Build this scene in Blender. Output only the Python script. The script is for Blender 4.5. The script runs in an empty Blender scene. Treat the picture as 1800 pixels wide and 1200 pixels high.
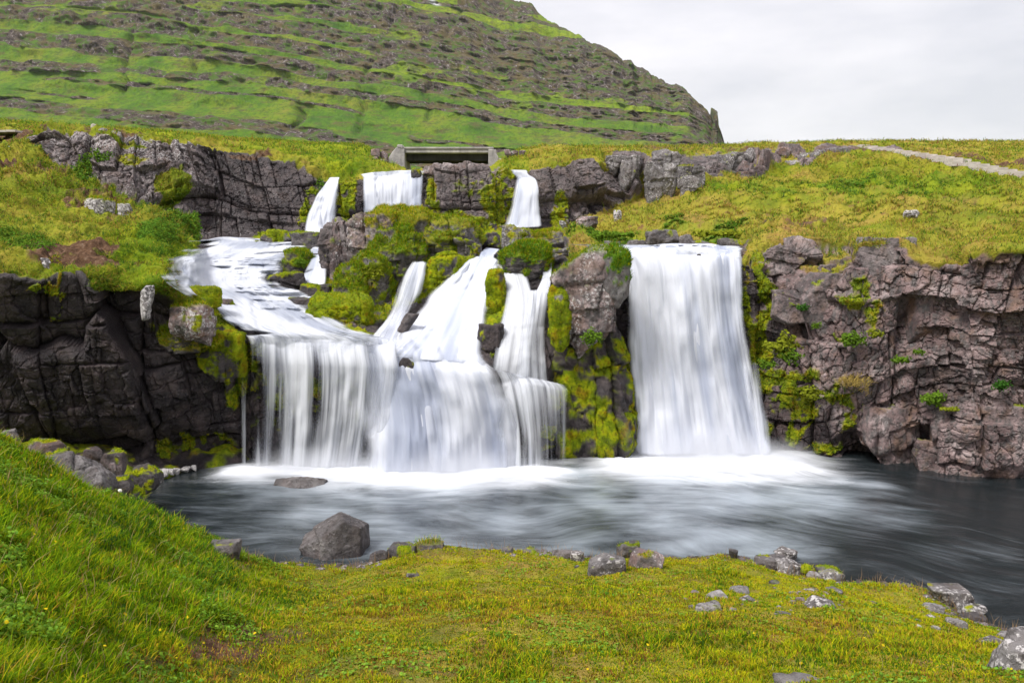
import bpy, bmesh, math, random
import numpy as np
from math import radians as R
rng = np.random.default_rng(7)
random.seed(7)
C = bpy.context.scene.collection
# ---------------------------------------------------------------- camera maths
F = 1350.0; CAMZ = 5.5; PITCH = math.atan(200/1350.0)
def ray(px, py):
    px = np.asarray(px, float); py = np.asarray(py, float)
    u = -(py-600)/F; r = (px-900)/F
    cx = r; cy = math.cos(PITCH)+u*math.sin(PITCH); cz = -math.sin(PITCH)+u*math.cos(PITCH)
    return cx, cy, cz
def P(px, py, Y):
    cx, cy, cz = ray(px, py)
    Y = np.asarray(Y, float)
    return np.stack(np.broadcast_arrays(cx/cy*Y, Y, CAMZ+cz/cy*Y), -1)
def Y0(py, z=0.0):
    cx, cy, cz = ray(900, py)
    return (z-CAMZ)*cy/cz
def PZ(px, Y, z):            # point at a given height, roughly on that column
    d = (CAMZ-z)/Y; a = math.atan(d)-PITCH; py = 600+F*math.tan(a)
    return P(px, py, Y)
def proj(p):
    x, y, z = p[..., 0], p[..., 1], p[..., 2]-CAMZ
    f = y*math.cos(PITCH)-z*math.sin(PITCH); u = y*math.sin(PITCH)+z*math.cos(PITCH)
    f = np.where(np.abs(f) < 1e-3, 1e-3, f)
    return 900+F*x/f, 600-F*u/f
# ---------------------------------------------------------------- noise
def _h(ix, iy, iz, s):
    h = (ix*np.uint32(374761393)) ^ (iy*np.uint32(668265263)) ^ (iz*np.uint32(2246822519)) ^ np.uint32((s*1274126177+12345) & 0xffffffff)
    h = (h ^ (h >> np.uint32(13)))*np.uint32(1274126177)
    h = (h ^ (h >> np.uint32(15)))*np.uint32(2246822519)
    h = h ^ (h >> np.uint32(13))
    return h.astype(np.float32)*np.float32(1/4294967295.0)
def vnoise(p, seed=0):
    sh = p.shape[:-1]; p = np.ascontiguousarray(np.moveaxis(np.asarray(p, np.float32), -1, 0)).reshape(3, -1)
    fl = np.floor(p); f = p-fl; f = f*f*f*(f*(f*6-15)+10); i = fl.astype(np.int32).view(np.uint32); o = np.uint32(1)
    x0, y0, z0 = i; x1, y1, z1 = x0+o, y0+o, z0+o
    def L(a, b, t): return a+(b-a)*t
    fx, fy, fz = f
    c00 = L(_h(x0, y0, z0, seed), _h(x1, y0, z0, seed), fx); c10 = L(_h(x0, y1, z0, seed), _h(x1, y1, z0, seed), fx)
    c01 = L(_h(x0, y0, z1, seed), _h(x1, y0, z1, seed), fx); c11 = L(_h(x0, y1, z1, seed), _h(x1, y1, z1, seed), fx)
    return (L(L(c00, c10, fy), L(c01, c11, fy), fz)*2-1).reshape(sh)
def fbm(p, octv=4, seed=0, gain=.5):
    o = 0; a = 1; t = 0
    q = np.array(p, float)
    for k in range(octv):
        o = o+a*vnoise(q+k*17.3, seed+k); t += a; a *= gain; q = q*2.03
    return o/t*1.4
def billow(p, seed=0, octv=3):
    o = 0; a = 1; t = 0; q = np.array(p, float)
    for k in range(octv):
        o = o+a*(1-np.abs(vnoise(q+k*9.1, seed+k))*2); t += a; a *= .5; q = q*2.1
    return o/t
def voro(q, seed=0, J=.8):
    """nearest cell under a boxy metric: straight fractures and squared blocks"""
    sh = q.shape[:-1]; q = np.ascontiguousarray(np.moveaxis(np.asarray(q, np.float32), -1, 0)).reshape(3, -1)
    b = np.floor(q-.5); bi = b.astype(np.int32).view(np.uint32); n = q.shape[1]
    F1 = np.full(n, 9., np.float32); F2 = np.full(n, 9., np.float32); best = np.zeros((3, n), np.uint32); cen = np.zeros((3, n), np.float32)
    for a in (0, 1):
        for c in (0, 1):
            for d in (0, 1):
                m = [bi[k]+np.uint32(v) for k, v in enumerate((a, c, d))]
                pt = [b[k]+np.float32(v+.5)+J*(_h(m[0], m[1], m[2], seed*7+k+1)-np.float32(.5)) for k, v in enumerate((a, c, d))]
                e = [np.abs(pt[k]-q[k]) for k in range(3)]
                dd = .86*np.maximum(np.maximum(e[0], e[1]), e[2])+.14*np.sqrt(e[0]*e[0]+e[1]*e[1]+e[2]*e[2])
                cl = dd < F1
                F2 = np.where(cl, F1, np.minimum(F2, dd)); F1 = np.where(cl, dd, F1)
                for k in range(3): best[k] = np.where(cl, m[k], best[k]); cen[k] = np.where(cl, pt[k], cen[k])
    h = np.stack([_h(best[0], best[1], best[2], seed*7+k+11) for k in range(4)], -1)
    return F1.reshape(sh), F2.reshape(sh), h.reshape(sh+(4,)), np.moveaxis(cen, 0, -1).reshape(sh+(3,))
def sst(a, b, x):
    t = np.clip((x-a)/(b-a), 0, 1); return t*t*(3-2*t)
ROT = np.array([[.94, .30, .16], [-.31, .95, .05], [-.14, -.10, .985]])
def _h1(i, seed, j=None):
    i = i.astype(np.int64).astype(np.int32).view(np.uint32); z = np.zeros_like(i) if j is None else j.astype(np.int64).astype(np.int32).view(np.uint32)
    return _h(i, z, np.full_like(i, np.uint32(seed)), seed)
def joint1(x, seed, row=None, jit=.45):
    """cells along one axis with uneven joints: cell number, offset from its middle, distance to the joint"""
    r = np.floor(x); t = x-r; b0 = jit*_h1(r, seed, row); low = t < b0
    c = np.where(low, r-1, r); lo = np.where(low, -1+jit*_h1(r-1, seed, row), b0); hi = np.where(low, b0, 1+jit*_h1(r+1, seed, row))
    return c, t-(lo+hi)/2, np.minimum(t-lo, hi-t)
def bricks(q, seed):
    """jointed basalt: uneven beds cut by vertical joints; cell hash, offsets and distance to a joint"""
    q = np.asarray(q, np.float32); x = q[..., 0]+.45*q[..., 1]; z = q[..., 2]
    r, oz, dz = joint1(z, seed)
    sc_ = .75+.6*_h1(r, seed+1); xx = x*sc_+9.7*_h1(r, seed+2)+oz*.35*(_h1(r, seed+3)-.5)
    c, ox, dx = joint1(xx, seed+4, r)
    h = np.stack([_h1(c, seed+5+k, r) for k in range(3)], -1)
    # some joints stay closed
    dz = np.where(_h1(c, seed+9, r) > .5, dz+.25, dz); dx = np.where(_h1(c, seed+10, r) > .7, dx+.25, dx)
    return h, ox, oz, np.minimum(dx/sc_, dz)
ROT = np.array([[.94, .30, .16], [-.31, .95, .05], [-.14, -.10, .985]])
def rockdisp(p, scale=1.0, seed=0, fine=True):
    """blocky fractured rock relief, in metres for scale 1"""
    p = np.asarray(p, np.float32)
    w = p + .09*np.stack([fbm(p*.35, 2, 31+seed), fbm(p*.35+50, 2, 32+seed), fbm(p*.35+90, 2, 33+seed)], -1)/scale + .010*np.stack([fbm(p*7, 2, 34+seed), fbm(p*7+50, 2, 35+seed), fbm(p*7+90, 2, 36+seed)], -1)
    ta = .10*fbm(p*.18+seed, 2, 37+seed)+.04; w = np.stack([w[..., 0]+w[..., 2]*ta, w[..., 1], w[..., 2]-w[..., 0]*ta*1.3], -1)
    out = 0
    for (s, an, amp, cw, k) in ((.62, (1, 1, .62), .44, .020, 3), (1.5, (1, 1, .85), .20, .028, 17)):
        h, ox, oz, dj = bricks(w*scale*s*np.array(an)+k*.37, seed+k)
        out = out+amp*((h[..., 0]-.5)*1.2+ox*(h[..., 1]-.5)*1.3+oz*((h[..., 2]-.5)*1.2-.25))-amp*.6*np.exp(-dj/cw)
    wr = w@ROT.T
    for (s, an, amp, cw, k) in ((3.1, (1.1, 1, .9), .085, .03, 9), (7., (1, 1, 1), .032, .05, 13)):
        q = wr*scale*s*np.array(an)+k
        F1, F2, h, cen = voro(q, seed+k)
        tilt = ((h[..., 1:4]-.5)*(q-cen)).sum(-1)
        out = out+amp*((h[..., 0]-.5)*1.25+tilt*1.15)-amp*.7*np.exp(-(F2-F1)/cw)
    out = out+.03*fbm(p*scale*1.6, 4, seed+3)
    if fine: out = out+.010*fbm(p*scale*14, 3, seed+4)
    return out/scale
def pchip(x, y, xn):
    """monotone cubic along axis 0"""
    x = np.asarray(x, float); y = np.asarray(y, float); xn = np.asarray(xn, float)
    h = np.diff(x); sh = (-1,)+(1,)*(y.ndim-1)
    d = np.diff(y, axis=0)/h.reshape(sh)
    m = np.zeros_like(y); m[0] = d[0]; m[-1] = d[-1]
    if len(x) > 2:
        pr = d[:-1]*d[1:]; w1 = (2*h[1:]+h[:-1]).reshape(sh); w2 = (h[1:]+2*h[:-1]).reshape(sh)
        with np.errstate(divide='ignore', invalid='ignore'):
            mm = (w1+w2)/(w1/d[:-1]+w2/d[1:])
        m[1:-1] = np.where(pr > 0, np.nan_to_num(mm), 0)
    i = np.clip(np.searchsorted(x, xn, side='right')-1, 0, len(x)-2)
    t = ((xn-x[i])/h[i]).reshape(sh); H = h[i].reshape(sh)
    return (2*t**3-3*t**2+1)*y[i]+(t**3-2*t**2+t)*H*m[i]+(-2*t**3+3*t**2)*y[i+1]+(t**3-t**2)*H*m[i+1]
def grid_normals(g):
    a = np.gradient(g, axis=0); b = np.gradient(g, axis=1)
    n = np.cross(b, a); l = np.linalg.norm(n, axis=-1, keepdims=True); n = n/np.maximum(l, 1e-9)
    return n
def orient(n, g):
    """towards the camera side"""
    v = np.array([0, 0, CAMZ+6.])-g
    s = np.sign((n*v).sum(-1, keepdims=True)); s[s == 0] = 1
    return n*s
# ---------------------------------------------------------------- mesh helpers
def raw_mesh(name, v, faces_flat, sizes, mat=None, attrs=None, smooth=True, parent=None):
    me = bpy.data.meshes.new(name)
    v = np.ascontiguousarray(v, dtype=np.float32).reshape(-1, 3)
    f = np.ascontiguousarray(faces_flat, dtype=np.int32).ravel(); sizes = np.asarray(sizes, np.int32)
    me.vertices.add(len(v)); me.vertices.foreach_set('co', v.ravel())
    me.loops.add(len(f)); me.loops.foreach_set('vertex_index', f)
    me.polygons.add(len(sizes)); st = np.zeros(len(sizes), np.int32); st[1:] = np.cumsum(sizes)[:-1]
    me.polygons.foreach_set('loop_start', st)
    me.polygons.foreach_set('use_smooth', np.full(len(sizes), smooth))
    for k, a in (attrs or {}).items():
        a = np.ascontiguousarray(a, dtype=np.float32).reshape(len(v), -1)
        if a.shape[1] == 4:
            at = me.attributes.new(k, 'FLOAT_COLOR', 'POINT'); at.data.foreach_set('color', a.ravel())
        elif a.shape[1] == 3:
            at = me.attributes.new(k, 'FLOAT_VECTOR', 'POINT'); at.data.foreach_set('vector', a.ravel())
        else:
            at = me.attributes.new(k, 'FLOAT', 'POINT'); at.data.foreach_set('value', a.ravel())
    me.update(calc_edges=True); me.validate()
    if mat: me.materials.append(mat)
    o = bpy.data.objects.new(name, me); C.objects.link(o)
    if parent: o.parent = parent
    return o
def grid_mesh(name, g, mat, attrs=None, smooth=True, mask=None, flip=False, parent=None):
    n, m = g.shape[:2]
    idx = np.arange(n*m).reshape(n, m)
    q = np.stack([idx[:-1, :-1], idx[:-1, 1:], idx[1:, 1:], idx[1:, :-1]], -1).reshape(-1, 4)
    if flip: q = q[:, ::-1]
    if mask is not None:
        q = q[mask.reshape(-1)]
    return raw_mesh(name, g, q, np.full(len(q), 4), mat, {k: a.reshape(n*m, -1) for k, a in (attrs or {}).items()}, smooth, parent)
def tag(o, label=None, cat=None, group=None, kind=None):
    if label: o['label'] = label
    if cat: o['category'] = cat
    if group: o['group'] = group
    if kind: o['kind'] = kind
    return o
def empty(name, loc, label, cat, group=None):
    o = bpy.data.objects.new(name, None); C.objects.link(o); o.location = loc
    return tag(o, label, cat, group)
# ---------------------------------------------------------------- node helper
class N:
    def __init__(s, name):
        s.m = bpy.data.materials.new(name); s.m.use_nodes = True; s.t = s.m.node_tree; s.t.nodes.clear()
        s.out = s.t.nodes.new('ShaderNodeOutputMaterial')
    def n(s, typ, **kw):
        x = s.t.nodes.new('ShaderNode'+typ)
        for k, v in kw.items(): setattr(x, k, v)
        return x
    def put(s, sock, v):
        if hasattr(v, 'is_output'): s.t.links.new(v, sock)
        elif v is not None:
            if isinstance(v, tuple) and len(v) == 3 and sock.type == 'RGBA': v = v+(1,)
            sock.default_value = v
    def pos(s): return s.n('NewGeometry').outputs['Position']
    def nrm(s): return s.n('NewGeometry').outputs['Normal']
    def attr(s, name, out='Color'):
        a = s.n('Attribute'); a.attribute_name = name; return a.outputs[out]
    def sep(s, v):
        x = s.n('SeparateXYZ'); s.put(x.inputs[0], v); return x.outputs
    def sepc(s, v):
        x = s.n('SeparateColor'); s.put(x.inputs[0], v); return x.outputs
    def map(s, v, scale=(1, 1, 1), loc=(0, 0, 0), rot=(0, 0, 0)):
        x = s.n('Mapping'); s.put(x.inputs[0], v); x.inputs['Scale'].default_value = scale; x.inputs['Location'].default_value = loc; x.inputs['Rotation'].default_value = rot
        return x.outputs[0]
    def noise(s, v, sc=1, det=4, rough=.55, dist=0, out='Fac'):
        x = s.n('TexNoise'); s.put(x.inputs['Vector'], v); x.inputs['Scale'].default_value = sc; x.inputs['Detail'].default_value = det
        x.inputs['Roughness'].default_value = rough; x.inputs['Distortion'].default_value = dist; return x.outputs[out]
    def vor(s, v, sc=1, feat='F1', out='Distance', rnd=1):
        x = s.n('TexVoronoi'); x.feature = feat; s.put(x.inputs['Vector'], v); x.inputs['Scale'].default_value = sc; x.inputs['Randomness'].default_value = rnd
        return x.outputs[out]
    def ramp(s, f, stops, interp='LINEAR'):
        x = s.n('ValToRGB'); s.put(x.inputs[0], f); cr = x.color_ramp; cr.interpolation = interp
        while len(cr.elements) < len(stops): cr.elements.new(.5)
        for e, (p, c) in zip(cr.elements, stops):
            e.position = p; e.color = (c, c, c, 1) if isinstance(c, (int, float)) else tuple(c)+(1,)
        return x.outputs[0]
    def mth(s, op, a, b=None, c=None, clamp=False):
        x = s.n('Math'); x.operation = op; x.use_clamp = clamp; s.put(x.inputs[0], a)
        if b is not None: s.put(x.inputs[1], b)
        if c is not None: s.put(x.inputs[2], c)
        return x.outputs[0]
    def mr(s, v, a, b, c=0., d=1., smooth=True):
        x = s.n('MapRange'); x.interpolation_type = 'SMOOTHSTEP' if smooth else 'LINEAR'; s.put(x.inputs[0], v)
        for i, k in zip((1, 2, 3, 4), (a, b, c, d)): x.inputs[i].default_value = k
        return x.outputs[0]
    def mix(s, f, a, b, blend='MIX'):
        x = s.n('Mix'); x.data_type = 'RGBA'; x.blend_type = blend; s.put(x.inputs[0], f); s.put(x.inputs[6], a); s.put(x.inputs[7], b); return x.outputs[2]
    def bump(s, h, st=.5, dist=.05, nrm=None):
        x = s.n('Bump'); x.inputs['Strength'].default_value = st; x.inputs['Distance'].default_value = dist; s.put(x.inputs['Height'], h)
        if nrm is not None: s.put(x.inputs['Normal'], nrm)
        return x.outputs[0]
    def bsdf(s, col, rough=.9, nrm=None, spec=.3, **kw):
        x = s.n('BsdfPrincipled'); s.put(x.inputs['Base Color'], col); s.put(x.inputs['Roughness'], rough)
        if nrm is not None: s.put(x.inputs['Normal'], nrm)
        s.put(x.inputs['Specular IOR Level'], spec)
        return x.outputs[0]
    def end(s, sh): s.t.links.new(sh, s.out.inputs[0]); return s.m
# ---------------------------------------------------------------- materials
# k = (grass, moss, wet, dirt)   k2 = (straw, pale lichen, warm, green)
def rock_color(a, pos, wet, pale, warm):
    n1 = a.noise(pos, 1.3, 5, .6); n2 = a.noise(a.map(pos, (1, 1, .6)), 7, 5, .65)
    c = a.ramp(n1, [(.3, (.095, .063, .062)), (.48, (.225, .156, .150)), (.6, (.335, .250, .242)), (.72, (.47, .38, .37))])
    cn = a.ramp(n1, [(.3, (.072, .070, .072)), (.48, (.160, .155, .155)), (.6, (.25, .243, .240)), (.72, (.38, .37, .365))])
    c = a.mix(a.mth('MULTIPLY', warm, 1.5, clamp=True), cn, c)
    c = a.mix(a.mr(n2, .42, .62), c, a.ramp(n1, [(.3, (.058, .050, .050)), (.7, (.20, .175, .168))]))
    n3 = a.noise(pos, 2.1, 3, .5)
    c = a.mix(a.mth('MULTIPLY', a.mr(n3, .5, .68), warm), c, (.21, .125, .085))
    # lichen
    lv = a.noise(pos, 16, 4, .7); lm = a.noise(pos, 1.7, 3, .6)
    ps = a.mth('MULTIPLY', a.mth('SUBTRACT', pale, .6), .10)
    lich = a.mth('MULTIPLY', a.mr(a.mth('ADD', lv, ps), .56, .62), a.mr(a.mth('ADD', lm, ps), .42, .6))
    c = a.mix(a.mth('MULTIPLY', lich, pale, clamp=True), c, (.56, .53, .52))
    dk = a.mr(a.noise(pos, 9, 4, .75), .53, .62)
    c = a.mix(a.mth('MULTIPLY', dk, .65), c, (.035, .03, .028))
    wc = a.ramp(a.noise(pos, 2.6, 5, .65), [(.3, (.012, .009, .010)), (.5, (.030, .023, .025)), (.62, (.058, .042, .041)), (.74, (.115, .088, .085))])
    wc = a.mix(a.mth('MULTIPLY', a.mr(a.mth('ADD', lv, ps), .62, .66), a.mth('MULTIPLY', pale, a.mr(lm, .5, .6)), clamp=True), wc, (.34, .32, .31))
    return a.mix(wet, c, wc)
def make_land(name, sc=1.0):
    a = N(name); pos = a.pos()
    if sc != 1: pos = a.map(pos, (sc, sc, sc))
    K = a.attr('k'); gr, mo, wet = a.sepc(K)[:3]; dirt = a.attr('k', 'Alpha')
    K2 = a.attr('k2'); straw, pale, warm = a.sepc(K2)[:3]; green = a.attr('k2', 'Alpha')
    rock = rock_color(a, pos, wet, pale, warm)
    m1 = a.noise(pos, 3.2, 5, .6); m2 = a.noise(pos, 11, 4, .65)
    moss = a.ramp(m1, [(.28, (.085, .095, .006)), (.43, (.16, .22, .008)), (.55, (.30, .33, .008)), (.66, (.27, .18, .008)), (.78, (.12, .16, .012))])
    moss = a.mix(a.mr(m2, .5, .72), moss, (.055, .06, .012))
    g1 = a.noise(pos, .55, 5, .62); g2 = a.noise(a.map(pos, (1, 1.6, 2)), 4.5, 5, .7)
    grass = a.ramp(g1, [(.3, (.06, .12, .008)), (.45, (.135, .20, .008)), (.56, (.26, .29, .012)), (.7, (.15, .22, .010))])
    gs = a.ramp(g1, [(.3, (.20, .22, .02)), (.48, (.34, .29, .04)), (.6, (.33, .205, .06)), (.75, (.16, .21, .015))])
    grass = a.mix(straw, grass, gs)
    grass = a.mix(a.mth('MULTIPLY', a.mr(g2, .5, .72), .75), grass, (.055, .085, .012))
    grass = a.mix(a.mth('MULTIPLY', a.mr(a.noise(pos, 2.3, 4, .6), .54, .7), straw), grass, (.20, .115, .05))
    grass = a.mix(green, grass, a.ramp(g2, [(.35, (.05, .12, .015)), (.6, (.12, .24, .02))]))
    di = a.ramp(a.noise(pos, 7, 5, .7), [(.35, (.055, .03, .018)), (.58, (.15, .085, .05)), (.72, (.30, .22, .16))])
    c = a.mix(mo, rock, moss); c = a.mix(gr, c, grass); c = a.mix(dirt, c, di)
    hb = a.mth('ADD', a.noise(pos, 8, 7, .72), a.mth('MULTIPLY', a.noise(a.map(pos, (1.6, 1.6, .9), rot=(.2, .1, 0)), 16, 4, .7), .6))
    hg = a.mth('ADD', a.noise(pos, 16, 5, .75), a.mth('MULTIPLY', a.noise(pos, 45, 2, .6), .5))
    soft = a.mth('MAXIMUM', gr, mo)
    h = a.n('Mix'); a.put(h.inputs[0], soft); a.put(h.inputs[2], hb); a.put(h.inputs[3], hg)
    bp = a.bump(h.outputs[0], .9, .07/sc)
    wetr = a.mth('MULTIPLY', wet, a.mth('SUBTRACT', 1., soft))
    rough = a.mr(wetr, 0, 1, .92, .42)
    return a.end(a.bsdf(c, rough, bp, a.mr(soft, 0, 1, .35, .08)))
LAND = make_land('land')
def make_mountain():
    a = N('mountain_rock_and_grass'); pos = a.pos()
    rk = a.attr('rk', 'Fac'); gn = a.attr('gn', 'Fac')
    v = a.map(pos, (.035, .035, .012)); vs = a.map(pos, (.22, .22, .035))
    n = a.noise(v, 1, 6, .65); col = a.mth('ADD', a.mth('MULTIPLY', a.noise(vs, 1, 5, .75), .5), a.mth('MULTIPLY', a.noise(a.map(pos, (.42, .42, .06)), 1, 4, .7), .5))
    sp = a.sep(a.nrm())
    rock = a.ramp(col, [(.38, (.016, .012, .013)), (.47, (.062, .047, .043)), (.55, (.125, .098, .090)), (.64, (.40, .37, .37))])
    rock = a.mix(a.mth('MULTIPLY', a.mr(a.noise(a.map(pos, (1, 1, 1.6)), .045, 5, .75), .46, .60), .8), rock, (.135, .105, .045))
    rock = a.mix(a.mr(a.noise(a.map(pos, (1, 1, .6)), .09, 5, .75), .5, .60), rock, (.075, .135, .022))
    g = a.ramp(a.noise(a.map(pos, (.02, .02, .02)), 1, 6, .7), [(.3, (.05, .125, .02)), (.45, (.10, .20, .018)), (.56, (.17, .24, .022)), (.7, (.24, .22, .04))])
    gy = a.ramp(a.noise(a.map(pos, (.05, .05, .02)), 1, 5, .7), [(.3, (.13, .24, .015)), (.7, (.29, .35, .02))])
    g = a.mix(gn, g, gy)
    g = a.mix(a.mr(a.noise(a.map(pos, (.06, .06, .2)), 1, 6, .75), .5, .66), g, (.13, .115, .045))
    g = a.mix(a.mth('MULTIPLY', a.mr(a.noise(a.map(pos, (.25, .25, .25)), 1, 4, .8), .46, .6), .55), g, (.055, .10, .03))
    edge = a.mth('ADD', rk, a.mth('MULTIPLY', a.mth('SUBTRACT', a.noise(a.map(pos, (1, 1, .5)), .10, 5, .7), .5), .75))
    c = a.mix(a.mr(edge, .38, .56), g, rock)
    snow = a.attr('snow', 'Fac'); c = a.mix(snow, c, (.8, .8, .82))
    bp = a.bump(a.mth('ADD', a.noise(pos, .12, 6, .75), col), .9, 6.)
    return a.end(a.bsdf(c, .95, bp, .1))
def make_fall(name, cover=1.6, tint=(.86, .88, .93), low=(.62, .65, .74), su=1., sv=1., B=3., bst=.35, fine=.10):
    a = N(name); uv = a.attr('flow', 'Vector'); d = a.attr('dens', 'Fac')
    n1 = a.noise(a.map(uv, (3.6*su, .16*sv, 1)), 1, 3, .5, .15); n2 = a.noise(a.map(uv, (13*su, .3*sv, 2)), 1, 3, .6, .1); n3 = a.noise(a.map(uv, (1.3*su, .14*sv, 3)), 1, 2, .5)
    s = a.mth('ADD', a.mth('MULTIPLY', n1, .42), a.mth('ADD', a.mth('MULTIPLY', n2, fine), a.mth('MULTIPLY', n3, .78-fine)))   # ~ .6 mean
    x = a.mth('ADD', a.mth('MULTIPLY', a.mth('SUBTRACT', s, .6), B), a.mth('MULTIPLY', d, cover))
    al = a.mth('MULTIPLY', a.mr(x, .2, 1.1), a.mr(d, .0, .12))
    col = a.mix(a.mr(s, .47, .66), low, tint)  # grey-blue low tone paints shadow zones into the water colour
    df = a.n('BsdfDiffuse'); a.put(df.inputs[0], col); a.put(df.inputs['Normal'], a.bump(a.mth('ADD', a.mth('ADD', n1, n3), a.mth('MULTIPLY', n2, .6)), bst, .09))
    tl = a.n('BsdfTranslucent'); a.put(tl.inputs[0], col)
    m1 = a.n('MixShader'); m1.inputs[0].default_value = .35; a.t.links.new(df.outputs[0], m1.inputs[1]); a.t.links.new(tl.outputs[0], m1.inputs[2])
    tr = a.n('BsdfTransparent'); m2 = a.n('MixShader'); a.put(m2.inputs[0], al); a.t.links.new(tr.outputs[0], m2.inputs[1]); a.t.links.new(m1.outputs[0], m2.inputs[2])
    return a.end(m2.outputs[0])
def make_pool():
    a = N('pool_water_dark'); pos = a.pos(); fo = a.attr('foam', 'Fac'); mk = a.attr('milk', 'Fac')
    fl = a.attr('flow', 'Vector')
    st = a.noise(a.map(fl, (.35, 1.7, 1)), 1.6, 5, .62, .6); st2 = a.noise(a.map(fl, (.8, 3.4, 1)), 2, 4, .65, .3)
    f = a.mr(a.mth('ADD', fo, a.mth('MULTIPLY', a.mth('SUBTRACT', st, .5), .9)), .05, 1.35)
    m = a.mr(a.mth('ADD', mk, a.mth('MULTIPLY', a.mth('SUBTRACT', a.mth('ADD', a.mth('MULTIPLY', st, .6), a.mth('MULTIPLY', st2, .4)),   .5), 1.0)), .04, 1.05)
    c = a.mix(m, (.012, .016, .018), (.29, .33, .37))
    c = a.mix(f, c, (.76, .78, .83))
    bp = a.bump(a.mth('ADD', a.noise(a.map(fl, (1, 2.6, 1)), 2.2, 4, .6, .5), a.mth('MULTIPLY', a.noise(a.map(fl, (1, 3, 1)), 9, 3, .6), .25)), .22, .05)
    rough = a.mr(f, 0, 1, .22, .9)
    return a.end(a.bsdf(c, rough, bp, .5))
def make_blade(name):
    a = N(name); c = a.attr('col')
    d = a.n('BsdfDiffuse'); a.put(d.inputs[0], c); t = a.n('BsdfTranslucent'); a.put(t.inputs[0], c)
    m = a.n('MixShader'); m.inputs[0].default_value = .4; a.t.links.new(d.outputs[0], m.inputs[1]); a.t.links.new(t.outputs[0], m.inputs[2])
    return a.end(m.outputs[0])
def make_concrete(name, lo, hi):
    a = N(name); pos = a.pos(); n = a.noise(pos, 1.6, 6, .7); s = a.noise(a.map(pos, (6, 6, 1)), 1, 4, .6)
    c = a.ramp(n, [(.35, lo), (.65, hi)]); c = a.mix(a.mth('MULTIPLY', a.mr(s, .5, .7), .5), c, tuple(x*.45 for x in lo))
    return a.end(a.bsdf(c, .9, a.bump(n, .5, .05), .2))
def make_wood():
    a = N('weathered_wood'); pos = a.pos(); n = a.noise(a.map(pos, (1, 6, 6)), 2, 4, .6)
    return a.end(a.bsdf(a.ramp(n, [(.3, (.34, .30, .27)), (.7, (.58, .53, .48))]), .85, a.bump(n, .3, .01), .2))
MOUNT = make_mountain(); FALL = make_fall('falling_water', 1.45, (.78, .80, .86), (.46, .50, .61), .7, 1., 2.6, .6); VEIL = make_fall('thin_falling_water', 1.2, (.84, .86, .91), (.50, .53, .62), B=4.2, bst=.5, fine=.16); RAPID = make_fall('rapid_water', 1.5, (.70, .72, .77), (.42, .45, .53), .6, 3.0, 1.8, .8)
POOL = make_pool(); BLADE = make_blade('grass_blades'); CONC = make_concrete('bridge_concrete', (.24, .225, .23), (.52, .48, .46)); CONC_SHADED = make_concrete('bridge_concrete_shaded', (.03, .028, .03), (.06, .056, .06)); WOOD = make_wood()  # girders get a darker concrete copy: underside shade put into the colour
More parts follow.
